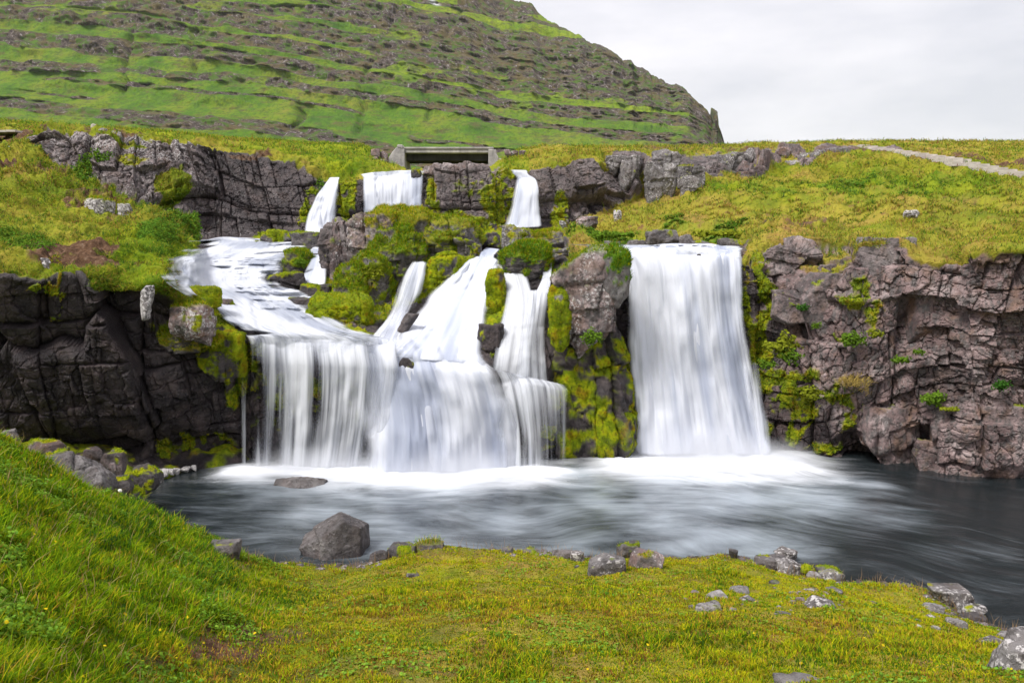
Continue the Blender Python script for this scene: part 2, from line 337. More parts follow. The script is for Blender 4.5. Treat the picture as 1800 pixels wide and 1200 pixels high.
# ---------------------------------------------------------------- master terrain sheet
# per column: foot, mid, lip, A, B, upper foot, upper top, plateau, skyline   as (py, Y)
cols = {
-900: [(830, 16.6), (650, 16), (485, 15), (440, 17.5), (380, 21), (300, 28), (292, 29), (236, 37), (205, 62)],
-300: [(830, 16.4), (650, 15.6), (488, 15), (436, 17.2), (370, 21), (290, 28), (284, 29.5), (234, 37), (207, 62)],
0: [(830, 16.4), (640, 15.8), (492, 15.3), (430, 17.5), (350, 22), (262, 31), (255, 32), (236, 38), (211, 62)],
60: [(828, 16.5), (640, 15.9), (496, 15.5), (436, 17.8), (350, 22.5), (268, 29.5), (240, 31), (232, 38), (216, 62)],
110: [(826, 16.7), (640, 16.1), (500, 15.8), (444, 18), (352, 22.5), (296, 28.5), (236, 30), (231, 37), (221, 62)],
200: [(822, 16.9), (645, 16.3), (508, 16), (455, 18), (385, 22), (345, 27.5), (239, 30), (234, 37), (227, 62)],
270: [(820, 17.1), (645, 16.5), (516, 16.1), (462, 18), (385, 22.5), (380, 27.4), (242, 30), (238, 37), (232, 62)],
320: [(818, 17.3), (650, 16.7), (552, 16.6), (492, 18.5), (420, 24), (402, 28), (246, 30.5), (242, 37), (237, 62)],
360: [(816, 17.5), (660, 16.9), (585, 16.8), (520, 19), (432, 25.5), (412, 29), (252, 30.5), (248, 37), (240, 62)],
430: [(812, 17.9), (690, 17.2), (598, 17.0), (535, 19.5), (437, 25.5), (418, 29.3), (262, 31), (255, 37), (246, 62)],
500: [(812, 18.3), (700, 17.5), (600, 17.1), (543, 19.5), (445, 25.5), (420, 29.3), (280, 31), (258, 37), (250, 62)],
550: [(812, 18.3), (700, 17.5), (600, 17.1), (546, 19.5), (450, 25.2), (420, 29.3), (302, 31), (266, 36), (252, 60)],
595: [(812, 18.3), (700, 17.5), (602, 17.1), (540, 19.5), (455, 24.6), (418, 29.6), (315, 31), (268, 35), (253, 55)],
640: [(812, 18.3), (700, 17.5), (606, 17.1), (558, 19), (462, 24), (416, 29.8), (312, 31), (272, 35), (255, 52)],
690: [(812, 18.3), (710, 17.5), (625, 17.1), (575, 18.8), (465, 23.5), (416, 29.8), (309, 31), (290, 35.5), (285, 46)],
720: [(812, 18.3), (720, 17.5), (642, 17.1), (580, 18.7), (468, 22.5), (416, 29.8), (306, 31), (312, 37), (322, 60)],
790: [(812, 18.3), (720, 17.5), (648, 17.1), (570, 18.5), (468, 21), (412, 29.8), (297, 30.6), (314, 36), (325, 60)],
850: [(812, 18.3), (730, 17.5), (652, 17.2), (570, 18.3), (466, 20.5), (410, 29.8), (295, 30.6), (311, 36), (322, 60)],
880: [(808, 18.3), (735, 17.6), (660, 17.3), (562, 18.3), (466, 20.2), (406, 30), (296, 31), (290, 36), (288, 50)],
912: [(805, 18.3), (740, 17.7), (668, 17.4), (560, 18.3), (464, 20), (402, 30.4), (304, 31.4), (282, 36), (262, 50)],
960: [(802, 18.4), (745, 18.0), (680, 17.8), (560, 18.6), (455, 20), (394, 31), (294, 32), (272, 36), (259, 50)],
1005: [(785, 19.6), (745, 18.7), (600, 18.5), (500, 18.8), (440, 20.2), (392, 31), (290, 32.5), (270, 36), (259, 50)],
1060: [(770, 20.4), (735, 19.3), (560, 18.9), (450, 19.1), (436, 21), (368, 31.5), (290, 33), (270, 37), (259, 50)],
1110: [(775, 20.2), (700, 19.2), (460, 18.9), (444, 19.6), (434, 21.6), (345, 32.5), (283, 34), (268, 38), (259, 50)],
1200: [(790, 19.3), (640, 19.0), (450, 18.9), (443, 19.7), (434, 22), (328, 34), (300, 36), (270, 41), (258, 52)],
1290: [(795, 19.1), (640, 19.0), (454, 18.9), (443, 19.8), (434, 22), (312, 36), (290, 39), (266, 43), (255, 54)],
1330: [(798, 18.6), (640, 18.9), (480, 19), (430, 20.3), (418, 22), (308, 36.5), (286, 40), (263, 45), (253, 55)],
1400: [(805, 18.3), (640, 18.5), (500, 19), (430, 20.5), (412, 22.5), (308, 37), (283, 41), (261, 47), (251, 56)],
1480: [(812, 17.8), (640, 17.9), (490, 18.5), (438, 20.2), (410, 22.5), (310, 37), (283, 41.5), (260, 48), (248, 57)],
1505: [(815, 17.7), (640, 17.7), (432, 18.0), (420, 19.6), (408, 22.5), (312, 37), (284, 41.5), (260, 48), (247, 57)],
1590: [(823, 17.4), (640, 17.4), (420, 17.7), (414, 19.4), (406, 22.5), (315, 37), (286, 41.5), (260, 48), (247, 57)],
1612: [(825, 17.3), (640, 17.2), (458, 17.4), (446, 18.6), (406, 22.5), (315, 37), (286, 41.5), (260, 48), (247, 57)],
1688: [(832, 16.9), (640, 16.9), (470, 17.1), (455, 18.2), (405, 22.5), (318, 36), (288, 41), (262, 48), (248, 57)],
1704: [(833, 16.8), (640, 16.5), (448, 16.4), (443, 17.9), (405, 22.5), (318, 36), (288, 41), (262, 48), (248, 57)],
1800: [(840, 16.5), (640, 16.3), (446, 16.3), (440, 18), (400, 22.5), (320, 35), (290, 40), (264, 48), (248, 58)],
2100: [(855, 16.0), (645, 15.9), (444, 15.8), (434, 17.6), (398, 22), (322, 34), (290, 39), (262, 47), (248, 58)],
2700: [(870, 15.6), (650, 15.4), (440, 15.2), (430, 17), (398, 22), (322, 34), (290, 39), (262, 47), (246, 58)],
}
cpx = np.array(sorted(cols)); ctab = np.array([cols[k] for k in cpx], float)      # (ncol, 9, 2)
# extra: row under the foot and rows behind the skyline
below = ctab[:, :1].copy(); below[:, 0, 0] += 30; below[:, 0, 1] += .1
ctab = np.concatenate([below, ctab], 1)
PXS = np.concatenate([np.linspace(-900, -40, 70, endpoint=False), np.arange(-40, 1840, 1.3), np.linspace(1840, 2700, 70)])
segs = [14, 165, 150, 60, 110, 50, 110, 55, 45]
rows_t = np.concatenate([np.linspace(i, i+1, n, endpoint=False) for i, n in enumerate(segs)]+[[9.]])
# linear/pchip mix across px keeps the authored silhouettes
tabx = np.stack([np.interp(PXS, cpx, ctab[:, r, c]) for r in range(10) for c in range(2)], -1).reshape(len(PXS), 10, 2)
ker = np.hanning(15); ker /= ker.sum()
for r in range(10):
    for c in range(2):
        a_ = tabx[:, r, c]; pad = np.pad(a_, 7, mode='edge'); tabx[:, r, c] = np.convolve(pad, ker, 'valid')
G = pchip(np.arange(10), np.transpose(tabx, (1, 0, 2)), rows_t)                   # (rows, cols, 2)
PYg, Yg = G[..., 0], G[..., 1]; PXg = np.broadcast_to(PXS, PYg.shape).copy(); Tg = np.broadcast_to(rows_t[:, None], PYg.shape)
# straight foot of the wall reaching under water
base = P(PXg, PYg, Yg)
def ell(cx, cy, rx, ry, px=None, py=None, soft=.35, warp=22):
    px = PXg if px is None else px; py = PYg if py is None else py
    q = np.stack([px/60., py/60., np.zeros_like(px)], -1)
    wx = px+warp*fbm(q, 3, 101); wy = py+warp*fbm(q+31, 3, 102)
    d = np.sqrt(((wx-cx)/rx)**2+((wy-cy)/ry)**2)
    return 1-sst(1-soft, 1+soft, d)
nz = fbm(base*1.2, 4, 61); nz2 = fbm(base*.45, 3, 62); nz3 = fbm(base*4, 3, 63)
T = Tg+.12*nz*(np.abs(Tg-3) < 1)
# --- rockiness by rows
low = 1-sst(3.0, 3.12, T)                                   # lower cliff
mid_r = sst(380, 470, PXg)*(1-sst(985, 1030, PXg))          # rocky centre terrace
right_r = sst(1300, 1340, PXg)*(1-sst(1480, 1520, PXg))*(1-sst(3.85, 4.05, T))
up = sst(6.0, 6.15, T)*(1-sst(6.85, 7.0, T))*sst(40, 80, PXg+14*nz)*(1-sst(1110, 1160, PXg+10*nz))
terr = (T > 3)*(T < 6.1)
riverr = terr*(sst(330, 370, PXg)*(1-sst(985, 1010, PXg))+sst(1000, 1040, PXg)*(1-sst(1290, 1330, PXg))*(T < 5.02))
for (cx, cy, rx, ry) in [(1245, 292, 34, 18), (1290, 282, 44, 14), (1345, 284, 26, 9), (1330, 268, 26, 7), (1385, 270, 30, 8), (1465, 270, 40, 9), (1180, 300, 60, 24), (1100, 285, 40, 14), (1420, 280, 24, 5), (1560, 262, 20, 4)]: up = np.maximum(up, ell(cx, cy, rx, ry, warp=14)*(Tg > 5.4))
rock = np.clip(np.maximum.reduce([low, up, np.clip(riverr, 0, 1), right_r*1.0]), 0, 1)
# left bank flank beside the cascade
rock = np.maximum(rock, sst(735, 750, PXg)*(1-sst(878, 892, PXg))*(T > 6)*(1-sst(7.5, 7.7, T)))
grass = 1-rock
moss = np.zeros_like(rock); wet = np.zeros_like(rock); dirt = np.zeros_like(rock); straw = np.zeros_like(rock); pale = np.full_like(rock, .55); warm = np.full_like(rock, .5); green = np.zeros_like(rock)
# wet dark lower left wall, behind the falls
wet = np.maximum(wet, (T < 3.2)*(1-sst(455, 1330, PXg)*0)*(1-sst(1310, 1400, PXg+60*nz)))
wet = np.maximum(wet, .9*riverr)
wet = np.maximum(wet, up*(1-sst(310, 370, PXg+40*nz))*.25+up*sst(310, 400, PXg+40*nz)*(1-sst(740, 780, PXg))*.85)
wet = np.maximum(wet, up*sst(740, 780, PXg)*.45)
wet = np.maximum(wet, ell(1400, 800, 150, 60)*.8)
wet = np.maximum(wet, ell(1660, 670, 60, 60)*.55)
wet = np.clip(wet+.25*nz*(wet > .2), 0, 1)
pale = np.where((PXg < 430) & (T > 6), .75+.45*sst(6.4, 6.8, T)*(1-sst(300, 400, PXg)), pale); pale = np.where((PXg > 1300) & (T < 5), .35, pale); pale = np.where((PXg < 440) & (T < 3.2), .5, pale)
warm = np.where(PXg > 1300, .7, .4)
# patches: (cx, cy, rx, ry, strength)
for (cx, cy, rx, ry, w) in [(330, 590, 60, 22, 1), (375, 560, 50, 40, 1), (395, 620, 45, 45, 1), (350, 515, 50, 28, .9), (300, 490, 60, 14, .8), (95, 520, 16, 40, .9), (60, 505, 14, 10, 1),
        (600, 540, 60, 60, 1), (620, 580, 45, 30, 1), (660, 500, 60, 50, 1), (780, 480, 50, 45, 1), (560, 520, 40, 30, .6), (880, 520, 12, 55, 1), (870, 590, 12, 40, .9), (590, 470, 25, 35, .9), (520, 460, 25, 20, 1), (490, 420, 45, 10, 1),
        (410, 640, 16, 90, .8), (330, 800, 90, 20, .8),
        (1325, 560, 26, 110, 1), (1345, 660, 30, 40, .95), (1390, 700, 45, 40, 1), (1410, 740, 22, 30, 1), (1500, 740, 25, 30, .8), (1470, 700, 30, 20, .7), (1340, 460, 25, 14, .9), (1360, 520, 22, 25, .6), (1540, 550, 22, 25, .7), (1500, 520, 25, 35, .6), (1480, 580, 20, 12, .8),
        (1000, 690, 30, 60, 1), (1050, 700, 50, 50, 1), (980, 760, 30, 30, .8), (1420, 800, 70, 16, .6), (1330, 740, 30, 60, .5),
        (540, 370, 18, 50, 1), (615, 350, 22, 50, 1), (580, 330, 10, 12, 1), (760, 350, 18, 50, .9), (870, 350, 26, 45, 1), (900, 300, 20, 20, .8), (830, 330, 22, 20, .5), (965, 365, 16, 35, 1), (860, 400, 60, 14, .8), (800, 400, 30, 14, .7), (1000, 395, 40, 14, .6)]:
    moss = np.maximum(moss, w*ell(cx, cy, rx, ry))
moss = np.maximum(moss, .85*sst(.1, .5, nz+.25)*(PXg > 440)*(PXg < 690)*(T < 3)*sst(1.2, 2.4, T))
moss = moss*sst(-.55, -.05, nz3+.55*nz)
_hf = fbm(base*5, 3, 64)
wetpatch = moss
for (cx, cy, rx, ry, w) in [(150, 300, 35, 12, .9), (240, 290, 30, 12, .6), (300, 330, 28, 22, 1), (90, 340, 90, 22, .5), (220, 260, 40, 6, .9), (1385, 425, 60, 8, .8), (1440, 455, 45, 20, .7), (330, 590, 42, 12, .8)]:
    grass = np.maximum(grass, w*ell(cx, cy, rx, ry, warp=12))
for (cx, cy, rx, ry, w) in [(90, 445, 120, 14, .95), (150, 470, 95, 14, .9), (40, 312, 60, 6, .9), (20, 236, 60, 5, .9), (190, 238, 70, 4, .6), (160, 355, 70, 12, .55), (210, 380, 40, 10, .4), (1430, 405, 30, 6, .5), (1395, 400, 60, 6, .5), (1180, 262, 260, 4, .45), (440, 268, 50, 6, .6), (1700, 350, 90, 5, .35), (1660, 296, 60, 8, .6), (1760, 299, 70, 7, .6), (1540, 270, 50, 7, .7), (1610, 282, 60, 4, .5)]:
    dirt = np.maximum(dirt, w*ell(cx, cy, rx, ry, warp=10))
straw = np.where(PXg > 930, .62+.5*nz2, .28+.5*nz2)
straw = straw+.35*ell(1150, 400, 330, 26)+.3*ell(1550, 395, 200, 18)-.5*ell(1500, 335, 260, 22)-.4*ell(620, 275, 80, 25)-.6*ell(1060, 412, 130, 12)
straw = np.clip(straw, 0, 1)
green = np.clip(np.maximum.reduce([.9*ell(285, 415, 55, 30), .8*ell(30, 430, 60, 30), .7*ell(150, 300, 60, 20), .8*ell(1060, 414, 60, 10), .7*ell(1280, 412, 50, 12), .8*ell(570, 322, 14, 20), .35*ell(1500, 330, 220, 20), .5*ell(1180, 412, 40, 10)]), 0, 1)*(.7+.6*nz)
green = np.clip(green, 0, 1)
grass = sst(.38, .62, grass+.38*_hf*(grass > .02)*(grass < .99)); dirt = sst(.3, .62, dirt+.3*_hf*(dirt > .02)); moss = sst(.25, .7, moss+.5*_hf*(moss > .02))*.93
nb = orient(grid_normals(base), base)
# displacement
river_zone = np.clip(terr*(np.maximum.reduce([ell(430, 470, 110, 60, warp=0), ell(440, 540, 90, 70, warp=0), ell(560, 590, 150, 18, warp=0), ell(800, 540, 60, 90, warp=0), ell(780, 640, 90, 20, warp=0), ell(900, 560, 60, 90, warp=0), ell(1190, 440, 130, 18, warp=0)]))+((T > 2.75) & (T < 3.3))*sst(440, 460, PXg)*(1-sst(1295, 1310, PXg)), 0, 1)
amp_r = 1.0*(1-.72*river_zone)
amp_r = amp_r*np.where((T > 3.0) & (PXg > 380) & (PXg < 1000), .55, 1)
amp_r = np.where((PXg > 440) & (PXg < 1330) & (T < 3.1), amp_r*.55, amp_r)
RD = np.zeros(rock.shape); _m = rock > .01; RD[_m] = rockdisp(base[_m], .8, 2)
_m = (rock > .01) & (PXg < 450) & (Tg < 3.3); _q = rockdisp(base[_m]*np.array([1, 1, 1.15]), .56, 8)*(1-.55*sst(2.75, 3.0, Tg[_m])); _v = base[_m]*.42; _F1, _F2, _hh, _cc = voro(_v@ROT.T, 91); _q = _q*.55+.62*(_hh[..., 0]-.5)+.9*((_hh[..., 1:4]-.5)*(_v@ROT.T-_cc)).sum(-1)-.22*np.exp(-(_F2-_F1)/.02); _w = (1-sst(420, 445, PXg[_m])); RD[_m] = RD[_m]*(1-_w)+_q*.8*_w+RD[_m]*.15*_w
upscale = 1+.15*up
gr_d = .20*fbm(base*.55, 3, 71)+.10*fbm(base*2.2, 3, 72)+.10*billow(base*1.0, 73, 3)
gr_d = gr_d+.03*fbm(base*7, 2, 79)+.45*fbm(base*.22, 2, 78)*(PXg > 930)*sst(3.2, 3.9, Tg)*(1-sst(6.5, 7.5, Tg))
gr_d = gr_d*np.where(Tg > 5, 1.6, 1.0)*np.where((Tg > 3) & (Tg < 6) & (PXg < 340), 1.7, 1)
mo_d = .10*billow(base*3.0, 74, 3)+.06*billow(base*1.2, 75, 2)
disp = rock*RD*amp_r*upscale+(1-rock)*gr_d*sst(0, .5, 1-rock)+moss*mo_d*(.4+.6*(1-river_zone))
disp = disp*(1-.8*sst(8.5, 9, Tg))*np.where(Tg > 7.5, .6, 1)
# overhanging turf on the left lip
disp = disp+.12*np.exp(-((T-3.04)/.05)**2)*(1-sst(250, 330, PXg))
# undercut at the foot of the left wall
disp = disp-.35*np.exp(-((Tg-1.25)/.2)**2)*(1-sst(400, 440, PXg))
disp = disp-.5*ell(1520, 790, 50, 30, warp=5)*.9-.35*ell(1620, 790, 20, 20, warp=5)
Gp = base+nb*disp[..., None]
# skyline rows: drop behind
extra = []
last = Gp[-1]
for dy, dz in ((6, -.6), (25, -3), (80, -9)):
    e = last.copy(); e[:, 0] *= (last[:, 1]+dy)/last[:, 1]; e[:, 1] += dy; e[:, 2] = e[:, 2]*0+last[:, 2]*.97+dz; extra.append(e)
Gall = np.concatenate([Gp, np.stack(extra)], 0)
def padr(a): return np.concatenate([a, np.repeat(a[-1:], 3, 0)], 0)
K = np.stack([padr(grass), padr(moss), padr(wet), padr(dirt)], -1); K2 = np.stack([padr(straw), padr(pale), padr(warm), padr(green)], -1)
def crow(t): return int(np.searchsorted(rows_t, t))
cuts = [('cliff', 0, crow(3.0)), ('terraced_hillside', crow(3.0), crow(6.0)), ('upper_cliff', crow(6.0), crow(7.0)), ('upper_plateau', crow(7.0), len(Gall)-1)]
for nm, r0, r1 in cuts:
    o = grid_mesh(nm, Gall[r0:r1+1], LAND, {'k': K[r0:r1+1], 'k2': K2[r0:r1+1]}, 'cliff' not in nm)
    tag(o, kind='structure')
SHEET = dict(g=Gp, n=orient(grid_normals(Gp), Gp), px=PXg, py=PYg, T=Tg, grass=grass, moss=moss, dirt=dirt, straw=straw, green=green, river=river_zone)
# ---------------------------------------------------------------- near bank (thin-plate height field through measured points)
ctl = [(0, 778, 8.5), (60, 812, 8.6), (130, 866, 9), (215, 886, 9.5), (265, 904, 10), (300, 917, 11), (360, 945, 12),
 (-300, 740, 8.2), (-300, 900, 5.5), (-300, 1200, 3.2), (0, 850, 6.6), (0, 950, 5.2), (0, 1080, 4.1), (0, 1200, 3.4), (100, 900, 6.8), (150, 1000, 5.6), (200, 1100, 4.9), (200, 1200, 4.2), (250, 925, 8.4), (300, 985, 8.0), (350, 1060, 6.6), (400, 1130, 5.6), (400, 1200, 4.9), (430, 1010, 10.4), (450, 1065, 8.0),
 (650, 1200, 4.9), (650, 1120, 6.0), (650, 1050, 8.4), (900, 1200, 5.0), (900, 1120, 6.1), (900, 1050, 8.2), (900, 1005, 10.6), (1200, 1200, 5.0), (1200, 1120, 6.1), (1200, 1050, 8.0), (1200, 1010, 10.2), (1500, 1200, 4.8), (1500, 1120, 6.2), (1500, 1060, 8.2), (1750, 1200, 4.6), (1750, 1150, 6), (1700, 1120, 8), (2100, 1200, 5.0)]
cpts = [P(*c) for c in ctl]
shore = [(425, 984), (520, 988), (600, 995), (655, 988), (700, 972), (760, 962), (850, 968), (950, 972), (1000, 980), (1050, 982), (1100, 976), (1180, 980), (1300, 978), (1350, 1000), (1420, 1014), (1500, 1021), (1560, 1025), (1640, 1045), (1690, 1085), (1750, 1105), (1800, 1120), (1950, 1150), (2200, 1210)]
SHW = []
for sx, sy in shore:
    y = Y0(sy, 0.03); p = P(sx, sy, y); cpts.append(p); SHW.append(p); d = p.copy(); d[1] += 1.3; d[0] *= 1+1.3/y; d[2] = -.55; cpts.append(d)
for sx, sy in ((258, 872), (285, 842), (345, 823), (425, 813)):
    y = Y0(sy, 0.02); cpts.append(P(sx, sy, y))
cpts += [P(360, 880, Y0(880, -.5)), P(450, 852, Y0(852, -.5)), P(330, 905, Y0(905, -.3))]
for q in [(0, 11, 1.1), (100, 11.5, .7), (190, 11.8, .45), (235, 12.4, .2), (0, 14, .95), (120, 14.5, .6), (220, 15.5, .3), (0, 18, .7), (200, 18.2, .4), (330, 18.2, .3), (430, 18.3, .2), (-300, 12, 1.6), (-300, 18, 1.2)]:
    cpts.append(PZ(*q))
cpts += [np.array(q) for q in [(0, 0, 3.75), (3.5, 0, 3.7), (-4, 0, 3.9), (0, 2.2, 3.2), (3.5, 2.2, 3.1), (-3, 2, 3.5), (0, -4, 3.9), (9, 0, 3.0), (-9, 0, 4.1), (9, 4, 2.4), (-10, 5, 3.7), (13, 3, 2.2), (12, 9, -.6), (11, 18, -.8), (0, 19, -.9), (4, 15, -1.), (-3, 16, -.9), (14, 14, -.9)]]
cp = np.array(cpts); cp = cp[np.unique(np.round(cp[:, :2], 2), axis=0, return_index=True)[1]]
def tps(r): return np.where(r > 1e-6, r*r*np.log(np.maximum(r, 1e-6)), 0)
D = np.sqrt(((cp[:, None, :2]-cp[None, :, :2])**2).sum(-1)); n_ = len(cp)
A = np.zeros((n_+3, n_+3)); A[:n_, :n_] = tps(D)+np.eye(n_)*.02; A[:n_, n_] = 1; A[:n_, n_+1:] = cp[:, :2]; A[n_:, :n_] = A[:n_, n_:].T
W_ = np.linalg.solve(A, np.concatenate([cp[:, 2], [0, 0, 0]]))
def bank_z(x, y):
    x = np.asarray(x, float); y = np.asarray(y, float); s = W_[n_]+W_[n_+1]*x+W_[n_+2]*y
    for i in range(n_): s = s+W_[i]*tps(np.sqrt((x-cp[i, 0])**2+(y-cp[i, 1])**2))
    return s
bx = np.arange(-15, 14, .05); by = np.arange(-4, 18.6, .045)
cgx = np.arange(-15.5, 14.6, .25); cgy = np.arange(-4.5, 19.2, .25)
cz = bank_z(*np.meshgrid(cgx, cgy))
def bil(x, y):
    fx = np.clip((x-cgx[0])/.25, 0, len(cgx)-1.001); fy = np.clip((y-cgy[0])/.25, 0, len(cgy)-1.001); i = fx.astype(int); j = fy.astype(int); u = fx-i; v = fy-j
    return cz[j, i]*(1-u)*(1-v)+cz[j, i+1]*u*(1-v)+cz[j+1, i]*(1-u)*v+cz[j+1, i+1]*u*v
def bank_h(x, y):
    z = bil(x, y); q = np.stack([x, y, x*0], -1)
    d = .07*fbm(q*1.1, 3, 201)+.035*fbm(q*3.1, 3, 202)+.022*billow(q*6, 203, 2)
    return z+d*sst(-.3, .35, z)
BX, BY = np.meshgrid(bx, by); BZ = bank_h(BX, BY)
BG = np.stack([BX, BY, BZ], -1)
bpx, bpy_ = proj(BG)
bn = fbm(BG*1.5, 4, 211); bn2 = fbm(BG*.5, 3, 212)
ledge = sst(11.2, 12.2, BY)*(1-sst(-5.2, -4.6, BX))
b_gr = np.clip(1-ledge*1.1, 0, 1)*(1-.55*sst(-.1, .3, fbm(BG*2.6, 3, 216))*sst(420, 560, bpx))*sst(-.02, .06, BZ+.04*bn); bl_ = fbm(BG*np.array([2.2, 2.2, 1]), 4, 214); b_mo = np.clip(ledge*sst(-.05, .2, bl_)*.9+(1-ledge)*(BZ > .05), 0, 1); BG[..., 2] += ledge*(.12*billow(BG*2.1, 215, 3)+.06*bl_)*sst(-.2, .2, BZ)
b_wet = np.clip(ledge+(1-sst(.0, .15, BZ)), 0, 1)
def bank_dirt(px, py, nn):
    d = np.maximum.reduce([ell(330, 1150, 160, 16, px, py), .8*ell(430, 1115, 90, 14, px, py), .5*ell(400, 980, 60, 20, px, py), .6*ell(480, 1130, 150, 10, px, py), .35*ell(560, 1180, 260, 16, px, py)])
    return np.clip(d*sst(-.5, .2, nn), 0, 1)
b_di = np.clip(bank_dirt(bpx, bpy_, bn)*1.3+.35*sst(.1, .5, bn)*sst(420, 560, bpx), 0, 1)*b_gr
def bank_straw(px, bn2): return np.clip(sst(420, 620, px)*.75+.6*bn2, 0, 1)
b_st = bank_straw(bpx, bn2)
bk = np.stack([b_gr, b_mo, b_wet, b_di], -1); bk2 = np.stack([b_st, b_st*0+.5, b_st*0+.3, np.clip((1-sst(300, 520, bpx))*.5+.4*bn, 0, 1)], -1)
tag(grid_mesh('grass_bank', BG, LAND, {'k': bk, 'k2': bk2}), kind='structure')
# far ground down to the fjord
gg = np.array([[[-3000., -200, -3], [3000, -200, -3]], [[-3000, 5000, -3], [3000, 5000, -3]]])
tag(grid_mesh('ground', gg, LAND, {'k': np.ones((2, 2, 4))*np.array([1, 0, 0, 0]), 'k2': np.zeros((2, 2, 4))}, flip=False), kind='structure')
# ---------------------------------------------------------------- mountain
ridge = [(-500, -700, 1500), (0, -520, 1400), (400, -330, 1250), (700, -150, 1150), (820, -60, 1080), (870, -6, 1050), (935, 8, 1040), (950, 30, 1030), (1000, 52, 1000), (1060, 86, 960), (1130, 122, 920), (1165, 142, 900), (1200, 155, 880), (1222, 178, 860), (1240, 200, 850), (1246, 210, 850), (1248.5, 190, 850), (1252, 191, 850), (1254, 214, 848), (1260, 230, 845), (1267, 252, 840), (1285, 300, 835), (1330, 330, 830)]
rp = np.array(ridge, float)
MX = np.concatenate([np.linspace(-500, -30, 90, endpoint=False), np.arange(-30, 1290, 1.7), [1300, 1330]])
rpy = np.interp(MX, rp[:, 0], rp[:, 1]); rY = np.interp(MX, rp[:, 0], rp[:, 2])
q1 = np.stack([MX/14, MX*0, MX*0], -1); rpy = rpy+6*fbm(q1, 5, 301, .6)*np.clip((rpy+40)/60, 0, 1)*(MX < 1240)
MT = np.linspace(0, 1, 620)
t = MT[:, None]; foot_py = 330.; fY = 520.
MYp = foot_py+(rpy[None]-foot_py)*t; MYy = fY+(rY[None]-fY)*t**1.15
MB = P(np.broadcast_to(MX, MYp.shape), MYp, MYy)
# strata dip towards the right end
s = MB[..., 2]+.14*MB[..., 0]+16*fbm(MB*np.array([.004, .004, .001]), 3, 302)+4*fbm(MB*.03, 3, 303)
edges = np.array([-400, 45, 66, 72, 96, 101, 132, 140, 152, 170, 176, 192, 199, 216, 222, 240, 262, 268, 292, 300, 330, 340, 370, 800.])*1.0
kind = [0 if i % 2 else 1 for i in range(len(edges)-1)]
thick = np.array([(1 if i % 2 == 0 else 0) for i in range(len(edges)-1)])
# band index: even intervals grass, odd intervals cliff
cliffs = [(42, 57, 1.0), (66, 70, .45), (82, 87, .5), (96, 108, .85), (115, 135, 1.1), (139, 160, 1.15), (163, 185, 1.2), (188, 210, 1.2), (213, 240, 1.1), (248, 262, .75), (285, 300, .7), (320, 345, .8), (372, 392, .8)]
rk = np.zeros(s.shape); cum = np.zeros(s.shape)
px_n = fbm(MB*np.array([.012, .012, .004]), 4, 305)
for i, (a0, a1, w) in enumerate(cliffs):
    jit = 5*fbm(MB*np.array([.006, .006, 0])+i*7, 2, 310+i)
    pres = sst(-.55, -.1, fbm(MB*np.array([.007, .007, 0])+i*3.7, 3, 330+i)+(w-.65)*1.6)
    f = np.clip((s-a0-jit)/(a1-a0), 0, 1)
    rk = np.maximum(rk, (sst(0, .12, f)*(1-sst(.88, 1, f)))*pres)
    # steep band: bring the top of the band forward
    cum += (a1-a0)*pres*(f-sst(0, 1, np.clip((s-a0-jit+(30))/((a1-a0)+30), 0, 1)))
gul = np.zeros(s.shape)
for (gx, ww, gd) in ((205, 9, 1), (130, 5, .7), (525, 12, 1), (90, 4, .6), (745, 8, .7), (1095, 10, .6), (1150, 8, .6), (310, 5, .5), (630, 8, .8)):
    cxm = gx+(MYp-200)*-.35+14*fbm(np.stack([MYp/40, MYp*0+gx, MYp*0], -1), 2, 340)
    gul = np.maximum(gul, gd*np.exp(-((MX[None]-cxm)/(ww*.7))**2))
colm = fbm(MB*np.array([.09, .09, .012]), 3, 350)
# fan-like ribs on the grassy slopes
ribs = fbm(MB*np.array([.02, .02, .004]), 3, 351)
gul = gul*sst(.0, .3, fbm(MB*np.array([.01, .01, .01]), 2, 345)+.1)
off = cum*1.1+gul*9+rk*colm*7+5*fbm(MB*np.array([.035, .035, .006]), 3, 353)*rk+ribs*6*(1-rk)+3*fbm(MB*.05, 3, 352)
MG = MB.copy(); MG[..., 1] += off*(.15+.85*sst(0, .06, 1-t))
# the scree aprons climb over the cliffs on the right end
rkx = np.clip(rk-.55*sst(.1, .5, fbm(MB*np.array([.03, .03, .006]), 3, 360)), 0, 1)
rright = sst(930, 1230, MX[None]+60*px_n)
rkx = np.maximum(rkx, rright*sst(-.25, .25, px_n+.35)*.8*sst(250, 215, MYp) if False else rkx)
rkx = np.maximum(rkx, sst(1150, 1240, MX[None]+50*px_n)*.75)
capm = sst(820, 880, MX[None])*(1-sst(940, 960, MX[None]))*sst(34, 22, MYp) if False else 0
bigband = np.clip(sst(520, 700, MX[None]+60*px_n), 0, 1)*sst(0, 1, np.clip(1-np.abs((s-196)/52), 0, 1)*2.2)
rkx = np.maximum(rkx, bigband*(.66+.6*px_n))
cap = np.clip(sst(780, 830, MX[None])*(1-sst(948, 956, MX[None]))*(1-sst(20, 34, MYp+.0*MX[None])), 0, 1)
rkx = np.maximum(rkx, cap)
rkx = np.maximum(rkx, gul*.45)
gn = np.clip(sst(620, 760, MX[None])*(1-sst(120, 190, MYp-.15*(MX[None]-800)))+.25*px_n, 0, 1)
sn = np.exp(-(((MX[None]-762)-(MYp-5)*.9)/5)**2)*(1-sst(12, 17, MYp))*sst(-8, -2, MYp)
tag(grid_mesh('mountain', MG, MOUNT, {'rk': rkx[..., None], 'gn': gn[..., None], 'snow': sn[..., None]}), kind='structure')
